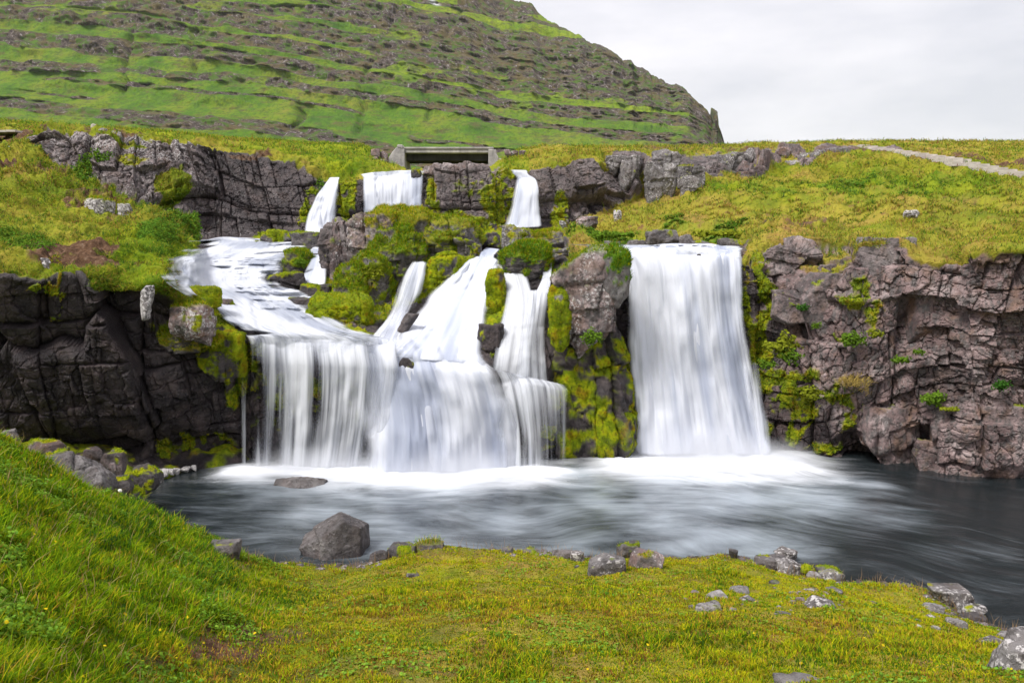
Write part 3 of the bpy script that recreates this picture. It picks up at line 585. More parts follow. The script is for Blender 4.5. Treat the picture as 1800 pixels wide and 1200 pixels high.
# ---------------------------------------------------------------- rocks (faceted boulders and outcrops)
_ico = {}
def ico(n):
    if n not in _ico:
        bm = bmesh.new(); bmesh.ops.create_icosphere(bm, subdivisions=n, radius=1)
        v = np.array([x.co[:] for x in bm.verts]); f = np.array([[q.index for q in p.verts] for p in bm.faces]); bm.free(); _ico[n] = (v, f)
    return _ico[n]
def boulder(name, label, cat, cen, size, seed, group=None, sub=5, facets=12, rough=.06, turf=0., mossy=.3, wetk=.0, pale=.6, warm=.08, rotz=0., sharp=.5, tall=0., rd=0., green=.0, straw=.5, fn=None, lower_wet=0., parent=None, planes=None, rnd=0.):
    v, f = ico(sub); rg = np.random.default_rng(seed)
    nn = rg.normal(size=(facets, 3)); nn[:, 2] *= .7; nn /= np.linalg.norm(nn, axis=1, keepdims=True)
    nn = np.concatenate([nn, [[0, 0, 1], [0, -1, .1], [1, 0, 0], [-1, 0, .0], [0, 1, 0]]]); nn /= np.linalg.norm(nn, axis=1, keepdims=True)
    dd = np.concatenate([rg.uniform(.72, 1.0, facets), [.85, .85, .9, .9, .9]])
    if planes is not None:
        pa = np.array(planes, float); nn = pa[:, :3]/np.linalg.norm(pa[:, :3], axis=1, keepdims=True); dd = pa[:, 3]
    c = v@nn.T; r = np.where(c > .05, dd/np.maximum(c, .05), 9)
    k = 55*sharp+8
    rr = -np.log(np.exp(-k*np.minimum(r, 3)).sum(1))/k
    rr = rr*(1-rnd)+rnd*.95*(1+.28*fbm(v*1.3+seed, 3, seed+30))
    p = v*rr[:, None]
    p = p*np.array(size)
    cr, sr = math.cos(rotz), math.sin(rotz); p = np.stack([p[:, 0]*cr-p[:, 1]*sr, p[:, 0]*sr+p[:, 1]*cr, p[:, 2]], -1)
    if tall: p[:, 0] += p[:, 2]*tall
    if fn is not None: p = fn(p)
    w = p+np.array(cen); nrm = v/np.array(size); nrm /= np.linalg.norm(nrm, axis=1, keepdims=True)
    m = float(np.mean(size))
    d = rough*m*fbm(w*2.2/m, 4, seed)+.25*rough*m*fbm(w*9/m, 3, seed+1)
    if rd: d = d+rd*rockdisp(w, .9/max(m, .3)**.5, seed % 50)
    p = p+nrm*d[:, None]; w = p+np.array(cen)
    # real normals
    fn_ = np.cross(p[f[:, 1]]-p[f[:, 0]], p[f[:, 2]]-p[f[:, 0]]); vn = np.zeros_like(p)
    for i in range(3): np.add.at(vn, f[:, i], fn_)
    vn /= np.maximum(np.linalg.norm(vn, axis=1, keepdims=True), 1e-9)
    q = fbm(w*2.5/m**.5, 4, seed+5); 
    up_ = vn[:, 2]
    g = np.clip(sst(.35-.3*(turf > 1), .75-.25*(turf > 1), up_+.35*q)*turf*1.3, 0, 1); mo = np.clip(sst(1.2-1.6*mossy, 1.5-1.6*mossy, q*.8+.35*up_+.5), 0, 1)*(mossy > 0)
    md = billow(w*3.2, seed+8, 3)
    p = p+vn*((mo*.05*(md+.4)+g*.05*(1+fbm(w*4, 3, seed+9)))*min(1., m*1.3))[:, None]
    wt = np.clip(wetk+lower_wet*(1-sst(-.5*size[2], .1*size[2], p[:, 2]+.2*size[2]*q))+.0*q, 0, 1)
    kk = np.stack([g, mo, wt, g*0], -1); k2 = np.stack([g*0+straw, g*0+pale, g*0+warm, np.clip(g*0+green+.3*q*(green > 0), 0, 1)], -1)
    o = raw_mesh(name, p, f, np.full(len(f), 3), LAND, {'k': kk, 'k2': k2}, True, parent)
    if parent is None:
        o.location = cen; tag(o, label, cat, group)
    BL.append(dict(p=p+np.array(cen), n=vn, g=g, m=mo, straw=straw, green=green, f=f))
    return o
BL = []
def rock_px(name, label, cat, x0, y0, x1, y1, Y, dep=.8, sink=.15, **kw):
    """a boulder filling a photo box; dep = depth relative to width"""
    c = P((x0+x1)/2, (y0+y1)/2, Y); sc = math.hypot(Y, CAMZ-c[2])/F*.985
    w = (x1-x0)*sc/2; h = (y1-y0)*sc/2*(1+sink)
    c = c-np.array([0, 0, h*sink])
    return boulder(name, label, cat, c, (w*1.08, w*dep, h*1.1), **kw)
def rock_part(name, root, x0, y0, x1, y1, Y, dep=.8, sink=.05, **kw):
    c = P((x0+x1)/2, (y0+y1)/2, Y); sc = math.hypot(Y, CAMZ-c[2])/F*.985
    w = (x1-x0)*sc/2; h = (y1-y0)*sc/2*(1+sink); c = c-np.array([0, 0, h*sink])
    o = boulder(name, None, None, c, (w*1.08, w*dep, h*1.1), parent=root, **kw); o.location = c-np.array(root.location)
    return o
def bank_Y(px, py):
    """distance at which this sight line meets the near bank"""
    ys = np.linspace(3., 14, 500); p = P(px, py, ys); z = bank_h(p[:, 0], p[:, 1]); i = np.argmax(p[:, 2] < z)
    return ys[i] if i > 0 else 12.
# --- shore and bank rocks
rock_px('boulder', 'large split boulder with a brown flat face on the near shore', 'boulder', 527, 908, 640, 995, 12.5, .75, .1, planes=[(-.62, -.15, .8, .55), (1, -.1, .12, .86), (.3, -.95, .22, .62), (-.45, -.8, .25, .66), (.45, .1, .9, .88), (0, 1, .1, .8), (-1, 0, -.1, .93), (-.7, -.3, -.5, .85), (0, 0, -1, 1), (-.2, -.3, .95, .9)], seed=31, facets=9, rough=.04, mossy=.0, tall=.12, pale=.5, wetk=.28, warm=.1, sharp=1.0, sub=6, lower_wet=.8, rd=.12)
rock_px('boulder', 'low dark rock breaking the pool surface below the left waterfall', 'boulder', 485, 834, 569, 864, 16.0, .5, .1, planes=[(-.35, -.5, .8, .5), (.45, -.45, .8, .55), (.0, .6, .8, .6), (0, 0, 1, .75), (1, 0, 0, 1), (-1, 0, 0, 1), (0, -1, .2, .9), (0, 1, 0, 1), (0, 0, -1, 1)], seed=5, facets=10, mossy=.02, wetk=.35, pale=.3, sub=5, rd=.1)
rock_px('boulder', 'big grey boulder behind the grassy mound under the dark cliff', 'boulder', 82, 793, 190, 872, 12.2, .8, .2, seed=14, facets=11, mossy=.1, pale=.5, wetk=.3, tall=-.25, sharp=.8, sub=6, rd=.15, lower_wet=.5)
lst = [('reddish flat boulder lying on the ledge behind the big grey boulder', 45, 772, 125, 812, 13.6, dict(seed=21, mossy=.22, wetk=.6, warm=1)),
 ('angular dark boulder against the dark cliff at the left frame edge', 2, 752, 34, 786, 12.6, dict(seed=22, mossy=.05, wetk=.4)),
 ('brown block with yellow moss at the middle of the dark ledge', 180, 790, 222, 828, 14.2, dict(seed=23, mossy=.3, wetk=.75, warm=1)),
 ('small square reddish stone in front of the mossy brown block', 188, 812, 206, 826, 13.4, dict(seed=24, mossy=0, warm=1, wetk=.2)),
 ('dark mossy boulder at the water edge of the ledge', 232, 816, 286, 858, 13.8, dict(seed=25, mossy=.28, wetk=.75)),
 ('dark wet stone between the grassy mound and the mossy boulder', 192, 836, 236, 868, 12.9, dict(seed=26, mossy=.25, wetk=.7)),
 ('brown stone half hidden right behind the big grey boulder', 146, 786, 184, 806, 14.6, dict(seed=27, mossy=.1, wetk=.75, warm=1)),
 ('small grey stone beside the left side of the big grey boulder', 80, 828, 100, 848, 11.6, dict(seed=28, mossy=.05)),
 ('flat moss covered stone low at the tip of the ledge', 176, 852, 250, 872, 13.0, dict(seed=29, mossy=.5, wetk=.6))]
for l, x0, y0, x1, y1, Y, kw in lst:
    rock_px('boulder', l, 'boulder', x0, y0, x1, y1, Y, .8, .15, group='boulders on the ledge under the dark cliff', sub=5, rd=.08, **kw)
lst = [('smooth pale grey rock at the waterline left of the large split boulder', 368, 950, 420, 984, dict(seed=41, mossy=.02, pale=.3)),
 ('dark wet stone touching the right foot of the large split boulder', 650, 966, 684, 988, dict(seed=42, mossy=.1, wetk=.7)),
 ('dark stone with yellow moss cap on the shore right of the large split boulder', 680, 957, 730, 980, dict(seed=43, mossy=.35, wetk=.6)),
 ('long dark stone at the waterline with a grassy top', 728, 950, 780, 968, dict(seed=44, mossy=.15, wetk=.5, turf=.4)),
 ('small dark stone half in the water in the middle of the shore', 880, 962, 903, 976, dict(seed=45, mossy=.2, wetk=.6)),
 ('flat dark waterline stone left of the pale round stone', 915, 966, 962, 976, dict(seed=46, mossy=.2, wetk=.4)),
 ('flat grey stone on the shore left of the pale round stone', 970, 964, 1008, 984, dict(seed=47, mossy=.05)),
 ('pale round stone on the shore grass', 1002, 967, 1030, 993, dict(seed=48, mossy=.0, pale=1)),
 ('rough grey wedge boulder with dark moss spots in the turf', 1033, 972, 1102, 1020, dict(seed=49, mossy=.14, pale=.6, sharp=.9)),
 ('brown grey flat faced boulder right of the rough wedge boulder', 1102, 966, 1166, 1006, dict(seed=50, mossy=.06, warm=.8, sharp=.9)),
 ('dark rock crowned with brown moss behind the two shore boulders', 1084, 952, 1124, 974, dict(seed=51, mossy=.35, wetk=.5)),
 ('dark flat rock at the shore left of the smooth pale slab', 1324, 975, 1385, 992, dict(seed=52, mossy=.15, wetk=.45)),
 ('smooth pale slab on the right shore', 1366, 984, 1412, 1004, dict(seed=53, mossy=.02, pale=1)),
 ('dark stone with thick moss between the pale slab and the mossy pair', 1408, 992, 1432, 1008, dict(seed=54, mossy=.45, wetk=.7)),
 ('grey stone under a moss cap at the water edge', 1418, 1005, 1446, 1019, dict(seed=55, mossy=.2)),
 ('pale stone with moss at its right on the water edge', 1444, 1001, 1482, 1021, dict(seed=56, mossy=.15, pale=1)),
 ('brown moss topped stone behind the pale mossy stone', 1436, 996, 1474, 1008, dict(seed=57, mossy=.45, wetk=.6)),
 ('long sharp edged grey boulder at the waterline on the right', 1644, 1030, 1706, 1062, dict(seed=58, mossy=.03, pale=.9, sharp=1, tall=-.5)),
 ('white marked wet stone in the shallow water below the long grey boulder', 1688, 1062, 1730, 1078, dict(seed=59, mossy=.1, wetk=.4, pale=1.4)),
 ('dark flat stone in the shallows at the right shore', 1690, 1076, 1732, 1090, dict(seed=60, mossy=.05, wetk=.7)),
 ('pale flat stone lying in the water off the right shore', 1360, 963, 1402, 976, dict(seed=61, mossy=0, pale=1, rise=.1)),
 ('tiny dark stone alone in the pale water', 1282, 965, 1296, 972, dict(seed=62, mossy=0, wetk=.8, rise=.08))]
for l, x0, y0, x1, y1, kw in lst:
    kw = dict(kw); kw.pop('rise', None); Yb = min(Y0(y1-(y1-y0)*.25, .08), bank_Y((x0+x1)/2, y1-(y1-y0)*.2)+.12)
    rock_px('shore_rock', l, 'rock', x0, y0, x1, y1, Yb, .8, .25, group='rocks along the near shore', sub=5 if x1-x0 > 45 else 4, rd=.06, **kw)
lst = [('rounded grey stone, left one of the pair in the turf', 1242, 1038, 1278, 1057, {}), ('rounded grey stone, right one of the pair in the turf', 1280, 1031, 1320, 1050, {}),
 ('low grey stone just under the pair of rounded stones', 1300, 1047, 1328, 1059, {}), ('rough mottled stone low left of the pair of rounded stones', 1220, 1060, 1266, 1081, dict(mossy=.15)),
 ('pale cracked slab flush with the turf', 1414, 1050, 1466, 1070, dict(pale=1.2, sharp=1)), ('small brown stone on the yellow moss', 1386, 1038, 1402, 1048, dict(warm=1)),
 ('low grey stone above the pale cracked slab', 1412, 1034, 1438, 1042, {}), ('thin pale stone right above the pale cracked slab', 1450, 1034, 1480, 1043, dict(pale=1)),
 ('dark mossy stone sunk between the shore rocks and the yellow moss', 1350, 1018, 1374, 1030, dict(wetk=.6, mossy=.3)), ('tiny stone left in the turf beside the pair of rounded stones', 1200, 1050, 1212, 1060, {}),
 ('flat stone in the grass below the long sharp edged boulder', 1618, 1062, 1660, 1077, dict(pale=.9)), ('round grey stone near the water under the flat stone', 1664, 1086, 1697, 1108, dict(pale=.9)),
 ('small pale stone with a dark spot in the grass right of the turf', 1634, 1100, 1654, 1110, dict(pale=1.2)), ('low stone near the right frame edge by the water', 1750, 1110, 1786, 1126, dict(pale=1)), ('stone cut by the right frame edge by the water', 1786, 1112, 1812, 1124, dict(pale=1)),
 ('small dark stone alone in the turf under the mossy shore stones', 712, 1004, 738, 1018, dict(wetk=.4, mossy=.25)), ('sliver of dark stone flush in the lower turf', 1360, 1076, 1390, 1084, dict(wetk=.4, mossy=.3)),
 ('small stone left of the rough grey wedge boulder', 1008, 992, 1020, 1002, dict(wetk=.3)), ('narrow pale stone at the left of the big corner rock', 1720, 1118, 1768, 1142, dict(pale=1.2, warm=.1)),
 ('thin grey stone flush with the bottom edge of the frame', 1366, 1192, 1450, 1206, dict(pale=.5))]
for i, (l, x0, y0, x1, y1, kw) in enumerate(lst):
    kw = dict(dict(mossy=.05, pale=.7), **kw)
    rock_px('stone', l, 'stone', x0, y0, x1, y1, bank_Y((x0+x1)/2, y1-(y1-y0)*.3)+.05, .8, .3, seed=70+i, group='stones lying in the shore turf', sub=4, rd=.02, **kw)
rock_px('boulder', 'large leaning grey boulder cut off by the bottom right corner', 'boulder', 1738, 1106, 1900, 1290, 5.0, .7, .05, seed=95, facets=9, mossy=.03, pale=1.0, tall=.25, sharp=.9, sub=6, rd=.08)
# --- central column between the falls
rt = empty('rock_outcrop', P(1035, 790, 18.2), 'tall mossy rock pillar between the middle cascade and the big right waterfall', 'rock outcrop')
rock_part('rock_face', rt, 972, 442, 1100, 622, 17.95, .75, seed=103, facets=12, mossy=.1, turf=.35, pale=.9, warm=.5, sub=6, rd=.55, sharp=.8, tall=.05, green=.6, straw=.3)
rock_part('mossy_base', rt, 968, 545, 1108, 792, 18.45, .75, seed=104, facets=10, mossy=.48, wetk=.9, sub=6, rd=.6, pale=.1)
rock_part('grass_cap', rt, 1056, 438, 1106, 536, 17.45, .8, seed=105, facets=12, mossy=.2, turf=2.0, rnd=.75, sub=5, green=.9, straw=.1)
rock_part('moss_cushion', rt, 964, 500, 1004, 606, 17.5, .8, seed=106, facets=12, mossy=.9, rnd=.75, sub=5)
# --- island of rock in the middle
rt = empty('rock_outcrop', P(690, 520, 22), 'big grass topped rock island in the middle between upper falls and cascades', 'rock outcrop')
rock_part('rock_face', rt, 612, 370, 668, 478, 21.8, .9, seed=111, facets=9, mossy=.08, turf=.2, pale=.9, warm=.5, sub=6, rd=.5, sharp=1)
rock_part('rock_face', rt, 560, 386, 620, 466, 22.3, .8, seed=112, facets=9, mossy=.12, pale=.6, warm=.3, sub=6, rd=.6, sharp=.9, wetk=.15)
rock_part('rock_face', rt, 576, 384, 612, 490, 22.0, .8, seed=113, facets=9, mossy=.12, pale=.6, warm=.5, sub=5, rd=.5, sharp=.9)
rock_part('rock_face', rt, 640, 376, 700, 440, 21.6, .9, seed=119, facets=9, mossy=.12, turf=1.2, pale=.8, warm=.4, sub=5, rd=.4, sharp=.9, straw=.9)
rock_part('grass_mound', rt, 650, 366, 770, 470, 22.6, 1.0, seed=114, facets=14, mossy=.2, turf=1.6, rnd=.75, sub=6, straw=.85, green=.1, rd=.3)
rock_part('grass_mound', rt, 690, 382, 838, 480, 22.4, .7, seed=115, facets=14, mossy=.35, turf=1.1, rnd=.75, sub=6, straw=.5, green=.3, rd=.5)
rock_part('grass_mound', rt, 640, 400, 760, 500, 21.4, .8, seed=120, facets=14, mossy=.3, turf=1.2, rnd=.75, sub=6, straw=.3, green=.5, rd=.5, wetk=.3)
rock_part('moss_cushion', rt, 612, 448, 690, 560, 20.6, .9, seed=116, facets=14, mossy=.4, turf=.9, rnd=.75, sub=6, straw=.4, green=.5, rd=.4, wetk=.4)
rock_part('moss_cushion', rt, 735, 440, 822, 540, 20.3, .6, seed=117, facets=12, mossy=.75, rnd=.75, sub=6, rd=.3, tall=.3, wetk=.4)
rock_part('moss_cushion', rt, 545, 515, 660, 598, 18.9, .8, seed=118, facets=14, mossy=.9, turf=.3, green=.6, rnd=.75, sub=6, rd=.3, tall=-.1)
rock_part('moss_cushion', rt, 580, 470, 650, 560, 20.0, .8, seed=121, facets=14, mossy=.6, turf=.7, green=.7, rnd=.75, sub=6, rd=.3, wetk=.4)
rock_px('rock', 'wet black slab sloping beside the thin slanting cascade', 'rock', 694, 548, 722, 606, 18.3, .8, .1, seed=122, facets=10, mossy=.02, wetk=.75, pale=.0, tall=.6, rd=.2, sub=5)
rock_px('rock', 'dark rock knob parting the cascade below the black slab', 'rock', 700, 626, 732, 664, 17.1, .8, .1, seed=123, facets=10, mossy=.1, wetk=.95, pale=0, rd=.15, sub=5)
rock_px('rock', 'mossy rib of rock splitting the middle cascade from the veil', 'rock', 854, 470, 886, 565, 18.7, .9, .1, seed=124, facets=10, mossy=.75, wetk=.8, pale=0, rd=.25, sub=5)
rock_px('rock', 'dark mossy rock standing at the foot of the mossy rib', 'rock', 840, 566, 884, 642, 17.7, .7, .1, seed=125, facets=10, mossy=.25, wetk=.95, pale=0, rd=.3, sub=5)
rock_px('rock', 'grassy tussock rock hanging over the veil of water', 'rock', 884, 430, 968, 502, 19.5, .8, .05, seed=126, facets=12, mossy=.5, turf=2.4, green=.9, straw=.5, wetk=.7, rd=.15, rnd=.8, sub=6)
rock_px('rock', 'lichen grey rock behind the grassy tussock', 'rock', 884, 396, 940, 444, 20.8, .8, .1, seed=127, facets=10, mossy=.2, turf=.3, pale=.8, rd=.4, sub=5)
rock_px('rock', 'dark mossy rock right of the lichen grey rock', 'rock', 930, 406, 996, 446, 20.6, .8, .1, seed=128, facets=10, mossy=.3, turf=.6, wetk=.3, rd=.3, sub=5)
rock_px('rock', 'rounded black mossy rock in the upper channel', 'rock', 840, 408, 884, 440, 23.2, .8, .1, seed=129, facets=10, mossy=.35, wetk=.7, rd=.2, sub=5)
rock_px('rock', 'jumbled dark rock at the right end of the island', 'rock', 800, 418, 846, 462, 21.6, .8, .1, seed=130, facets=9, mossy=.3, wetk=.4, rd=.4, sub=5)
rock_px('rock', 'pointed dark rock hidden behind the pillar top by the river', 'rock', 958, 436, 1000, 452, 19.6, .8, .1, seed=131, facets=9, mossy=.3, wetk=.3, rd=.2, sub=4)
# islets in the left rapid
lst = [('mossy islet with a green tuft right of the rapid', 505, 440, 556, 496, 22.8, dict(seed=141, mossy=.5, turf=1.0, green=.8, wetk=.8)),
 ('orange mossed flat rock at the head of the rapid', 462, 404, 520, 432, 26.6, dict(seed=142, mossy=.55, wetk=.4, turf=.2)), ('grey wet rock left of the small side fall', 515, 408, 566, 438, 26.0, dict(seed=143, mossy=.35, wetk=.5, turf=.2, green=.8)),
 ('black slabs at the right shoulder of the rapid', 466, 476, 540, 512, 21.2, dict(seed=144, mossy=.25, wetk=.95, pale=0)), ('low dark slab under the small side fall', 522, 500, 585, 524, 20.6, dict(seed=145, mossy=.3, wetk=.95, pale=0)),
 ('dark wet rocks beside the foot of the yellow moss bank', 508, 522, 560, 572, 19.4, dict(seed=146, mossy=.12, wetk=.95, pale=0)), ('tiny mossy knob poking out of the rapid', 438, 422, 456, 436, 26.2, dict(seed=147, mossy=.8, wetk=.6)),
 ('brown wet rock at the left shoulder of the rapid', 380, 524, 412, 562, 18.4, dict(seed=148, mossy=.35, wetk=.8, warm=1))]
for l, x0, y0, x1, y1, Y, kw in lst:
    rock_px('rock', l, 'rock', x0, y0, x1, y1, Y, .9, .25, group='rocks standing in the left rapid', sub=5, rd=.3, facets=10, **kw)
rock_px('rock', 'white lichened block jutting from the turf edge above the dark cliff', 'rock', 246, 500, 270, 528, 15.65, .9, .1, seed=151, facets=9, mossy=0, pale=1.6, tall=.3, sharp=1, rd=.1, sub=5)
rock_px('rock', 'pointed pale rock behind the dirt path on the left', 'rock', 62, 452, 92, 482, 15.9, .9, .1, seed=152, facets=9, mossy=0, pale=1.3, sharp=1, sub=4)
rock_px('rock', 'narrow white lichened rock on the green slope at upper left', 'rock', 14, 256, 52, 290, 29, .8, .2, seed=153, facets=9, mossy=.05, pale=1.6, tall=-.8, rd=.2, sub=4)
rock_px('rock', 'white lichened ledge rock in the middle of the left slope', 'rock', 150, 350, 202, 382, 22.6, .6, .2, seed=154, facets=9, mossy=.05, turf=.6, pale=1.6, rd=.3, sub=5)
rock_px('rock', 'small white lichened rock right of the ledge rock', 'rock', 204, 356, 232, 382, 22.7, .6, .2, seed=155, facets=9, mossy=.05, turf=.5, pale=1.6, rd=.2, sub=4)
rock_px('rock', 'small pale rock at the left frame edge on the slope', 'rock', 0, 362, 14, 380, 21.3, .8, .2, seed=156, facets=9, mossy=0, pale=1.6, sub=4)
rock_px('rock', 'grassy brown shelf rock overhanging the left cliff corner', 'rock', 300, 534, 372, 590, 16.4, .8, .1, seed=157, facets=9, mossy=.2, turf=.4, pale=1.2, warm=1, rd=.3, sub=5)
rock_px('rock', 'mossy round shoulder rock above the left cliff corner', 'rock', 316, 508, 384, 566, 17.2, .8, .1, seed=158, facets=12, mossy=.8, turf=.3, wetk=.6, rd=.3, sub=5)
rock_px('rock', 'moss draped rock at the left edge of the veil waterfall', 'rock', 352, 584, 432, 668, 17.0, .6, .0, seed=159, facets=12, mossy=.7, wetk=.8, rd=.4, sub=6)
rock_px('rock', 'grass tufted hanging rock on the dark cliff', 'rock', 282, 580, 356, 622, 16.8, .6, .0, seed=160, facets=12, mossy=.3, turf=1.8, wetk=.6, straw=.7, rd=.3, sub=5)
rock_px('rock', 'narrow wet rock splitting the lip of the main waterfall', 'rock', 1217, 444, 1238, 496, 18.75, .9, .0, seed=165, facets=9, mossy=.0, wetk=.8, pale=0, sub=5, rd=.1)
# upper tier
rock_px('rock', 'small wet rock dividing the wide upper waterfall', 'rock', 722, 295, 742, 320, 30.6, .8, .1, seed=161, facets=9, rnd=.6, mossy=.3, wetk=.7, sub=4, rd=.2)
lst = [('pale standing block, leftmost of the rock cluster on the plateau', 1130, 282, 1166, 336, 33.0, {}), ('pale upright block in the middle of the plateau rock cluster', 1164, 286, 1192, 326, 32.8, {}), ('flat topped pale block at the back of the plateau rock cluster', 1150, 268, 1194, 292, 34.4, {}),
 ('grass capped block right in the plateau rock cluster', 1188, 290, 1222, 318, 33.6, dict(turf=.6)), ('leaning pale block at the right end of the plateau rock cluster', 1212, 290, 1238, 328, 33.4, {}), ('low broken block in front of the plateau rock cluster', 1196, 312, 1226, 328, 32.6, {}),
 ('grey crag at the left of the plateau rock cluster', 1062, 272, 1100, 300, 33.4, dict(mossy=.15)), ('rugged grey crag joining the plateau rock cluster to the cliff', 1090, 274, 1122, 314, 33.2, dict(mossy=.15)),
 ('leaning slab on the slope right of the cluster', 1266, 266, 1300, 304, 39.5, dict(tall=.5)), ('grey slab high on the slope behind the leaning slab', 1308, 262, 1332, 282, 41, {}), ('brown slab on the slope with grass above', 1362, 260, 1390, 280, 42.5, dict(warm=1)),
 ('grey slab low on the slope between two slabs', 1334, 276, 1362, 298, 40.5, dict(tall=.4)), ('grey broken slab near the boardwalk steps', 1408, 268, 1430, 282, 42.5, {}), ('jagged slab group left of the boardwalk steps', 1456, 260, 1492, 282, 43.5, {}),
 ('jagged small slab between the brown slab and the steps', 1430, 264, 1458, 276, 43.5, {}), ('low dark slab under the brown slab', 1376, 284, 1404, 294, 41.5, {}), ('dark rock bank behind the leaning slab', 1226, 274, 1268, 306, 40.5, dict(wetk=.3, mossy=.15)),
 ('white stone lying alone in the plateau grass', 1592, 372, 1614, 381, 24.6, dict(pale=1.6)), ('small white stone on the dry grass behind the pillar', 1080, 370, 1092, 378, 30.2, dict(pale=1.6)), ('flat white stone in the dry grass near the upper right waterfall', 984, 388, 996, 396, 29.6, dict(pale=1.6)), ('low brown stone in the dry grass above the pillar', 1014, 382, 1050, 396, 28.4, dict(mossy=.1, warm=1))]
for i, (l, x0, y0, x1, y1, Y, kw) in enumerate(lst):
    rock_px('rock', l, 'rock', x0, y0, x1, y1, Y, .8, .2, seed=170+i, group='rocks on the right plateau', sub=5, rd=.35, facets=9, **dict(dict(mossy=.06, pale=.8, sharp=1.1), **kw))
# dark stones on the far river bank behind the big fall
for i, (l, x0, y0, x1, y1, Y) in enumerate([('big dark stone on the far bank above the big waterfall', 1136, 404, 1190, 438, 22.6), ('low dark stone left of the big dark bank stone', 1096, 420, 1140, 440, 22.4), ('small grey stone at the left of the far bank', 1062, 422, 1096, 438, 22.6), ('upright grey stone right of the big dark bank stone', 1194, 412, 1218, 440, 22.4),
    ('flat mossy stone at the right of the far bank', 1214, 424, 1262, 442, 22.2), ('mossy stone where the far bank meets the right cliff', 1262, 420, 1306, 446, 21.9)]):
    rock_px('rock', l, 'rock', x0, y0, x1, y1, Y, .8, .15, seed=200+i, group='stones on the far river bank', sub=5, rd=.25, facets=9, mossy=.15+.12*(i > 3), wetk=.2, pale=.4)
# big blocks of the right cliff
lst = [('tall square crag rising above the turf on the right cliff', 1506, 414, 1600, 500, 18.1, dict(warm=.3)), ('long flat crag above the right side of the big waterfall', 1334, 424, 1430, 476, 19.75, dict(mossy=.14, rd=.6)),
 ('rounded slab ledge below the tall square crag', 1400, 476, 1510, 560, 18.8, {}), ('broad mossy stained block under the slab ledge', 1505, 505, 1590, 575, 18.1, dict(wetk=.15, mossy=.1)),
 ('tilted slab with plants on the right cliff left side', 1356, 510, 1424, 566, 18.9, dict(mossy=.12)), ('large reddish block right of the tall square crag', 1596, 452, 1690, 610, 17.7, dict(warm=1)),
 ('massive cracked block at the right end of the cliff', 1688, 444, 1800, 650, 17.2, dict(warm=.5, rd=.45)), ('angular boulder at the foot of the right cliff over a dark hollow', 1515, 708, 1612, 822, 17.75, dict(warm=.6, rd=.6)), ('big lower block at the foot of the cliff at the right edge', 1705, 700, 1830, 850, 16.8, dict(warm=.6)),
 ('small triangular block beside the dark hollow at the water', 1604, 770, 1660, 828, 17.2, dict(warm=.6)), ('rounded block pair under the leafy plants on the right cliff', 1626, 700, 1706, 778, 17.1, dict(warm=.6)), ('weathered stone above the rounded slab ledge', 1430, 420, 1480, 448, 20.6, dict(mossy=.1)), ('small grey stone in the gap left of the tall square crag', 1436, 464, 1470, 482, 19.2, {}), ('brown stone in the gap under the tall square crag', 1490, 468, 1530, 500, 18.6, dict(warm=1))]
for i, (l, x0, y0, x1, y1, Y, kw) in enumerate(lst):
    kk = dict(dict(mossy=.04, pale=.4, rd=.28, sharp=1.3, warm=.45), **kw)
    rock_px('rock', l, 'rock', x0, y0, x1, y1, Y, .62, .02, seed=220+i, group='blocks of the right cliff', sub=6, facets=7, rough=.04, **kk)
RB = 3.0; RW, RH = 760, 340; ras = np.full((RH, RW), 99.)
_x, _y = proj(Gp); _m = (Tg > 1.9) & (_x > -200) & (_x < 2000) & (_y > 200) & (_y < 1200)
np.minimum.at(ras, (((_y[_m]-200)/RB).astype(int).clip(0, RH-1), ((_x[_m]+200)/RB).astype(int).clip(0, RW-1)), Gp[..., 1][_m])
def minf(a, k):
    o = a.copy()
    for dy in range(-k, k+1):
        for dx in range(-k, k+1): o = np.minimum(o, np.roll(np.roll(a, dy, 0), dx, 1))
    return o
ras = minf(ras, 2)
for _ in range(2): ras = (np.roll(ras, 1, 0)+np.roll(ras, -1, 0)+np.roll(ras, 1, 1)+np.roll(ras, -1, 1)+2*ras)/6
def over_rock(px, py):
    fx = np.clip((px+200)/RB, 0, RW-1.01); fy = np.clip((py-200)/RB, 0, RH-1.01); i = fx.astype(int); j = fy.astype(int); u = fx-i; v = fy-j; i2 = np.minimum(i+1, RW-1); j2 = np.minimum(j+1, RH-1)
    return ras[j, i]*(1-u)*(1-v)+ras[j, i2]*u*(1-v)+ras[j2, i]*(1-u)*v+ras[j2, i2]*u*v
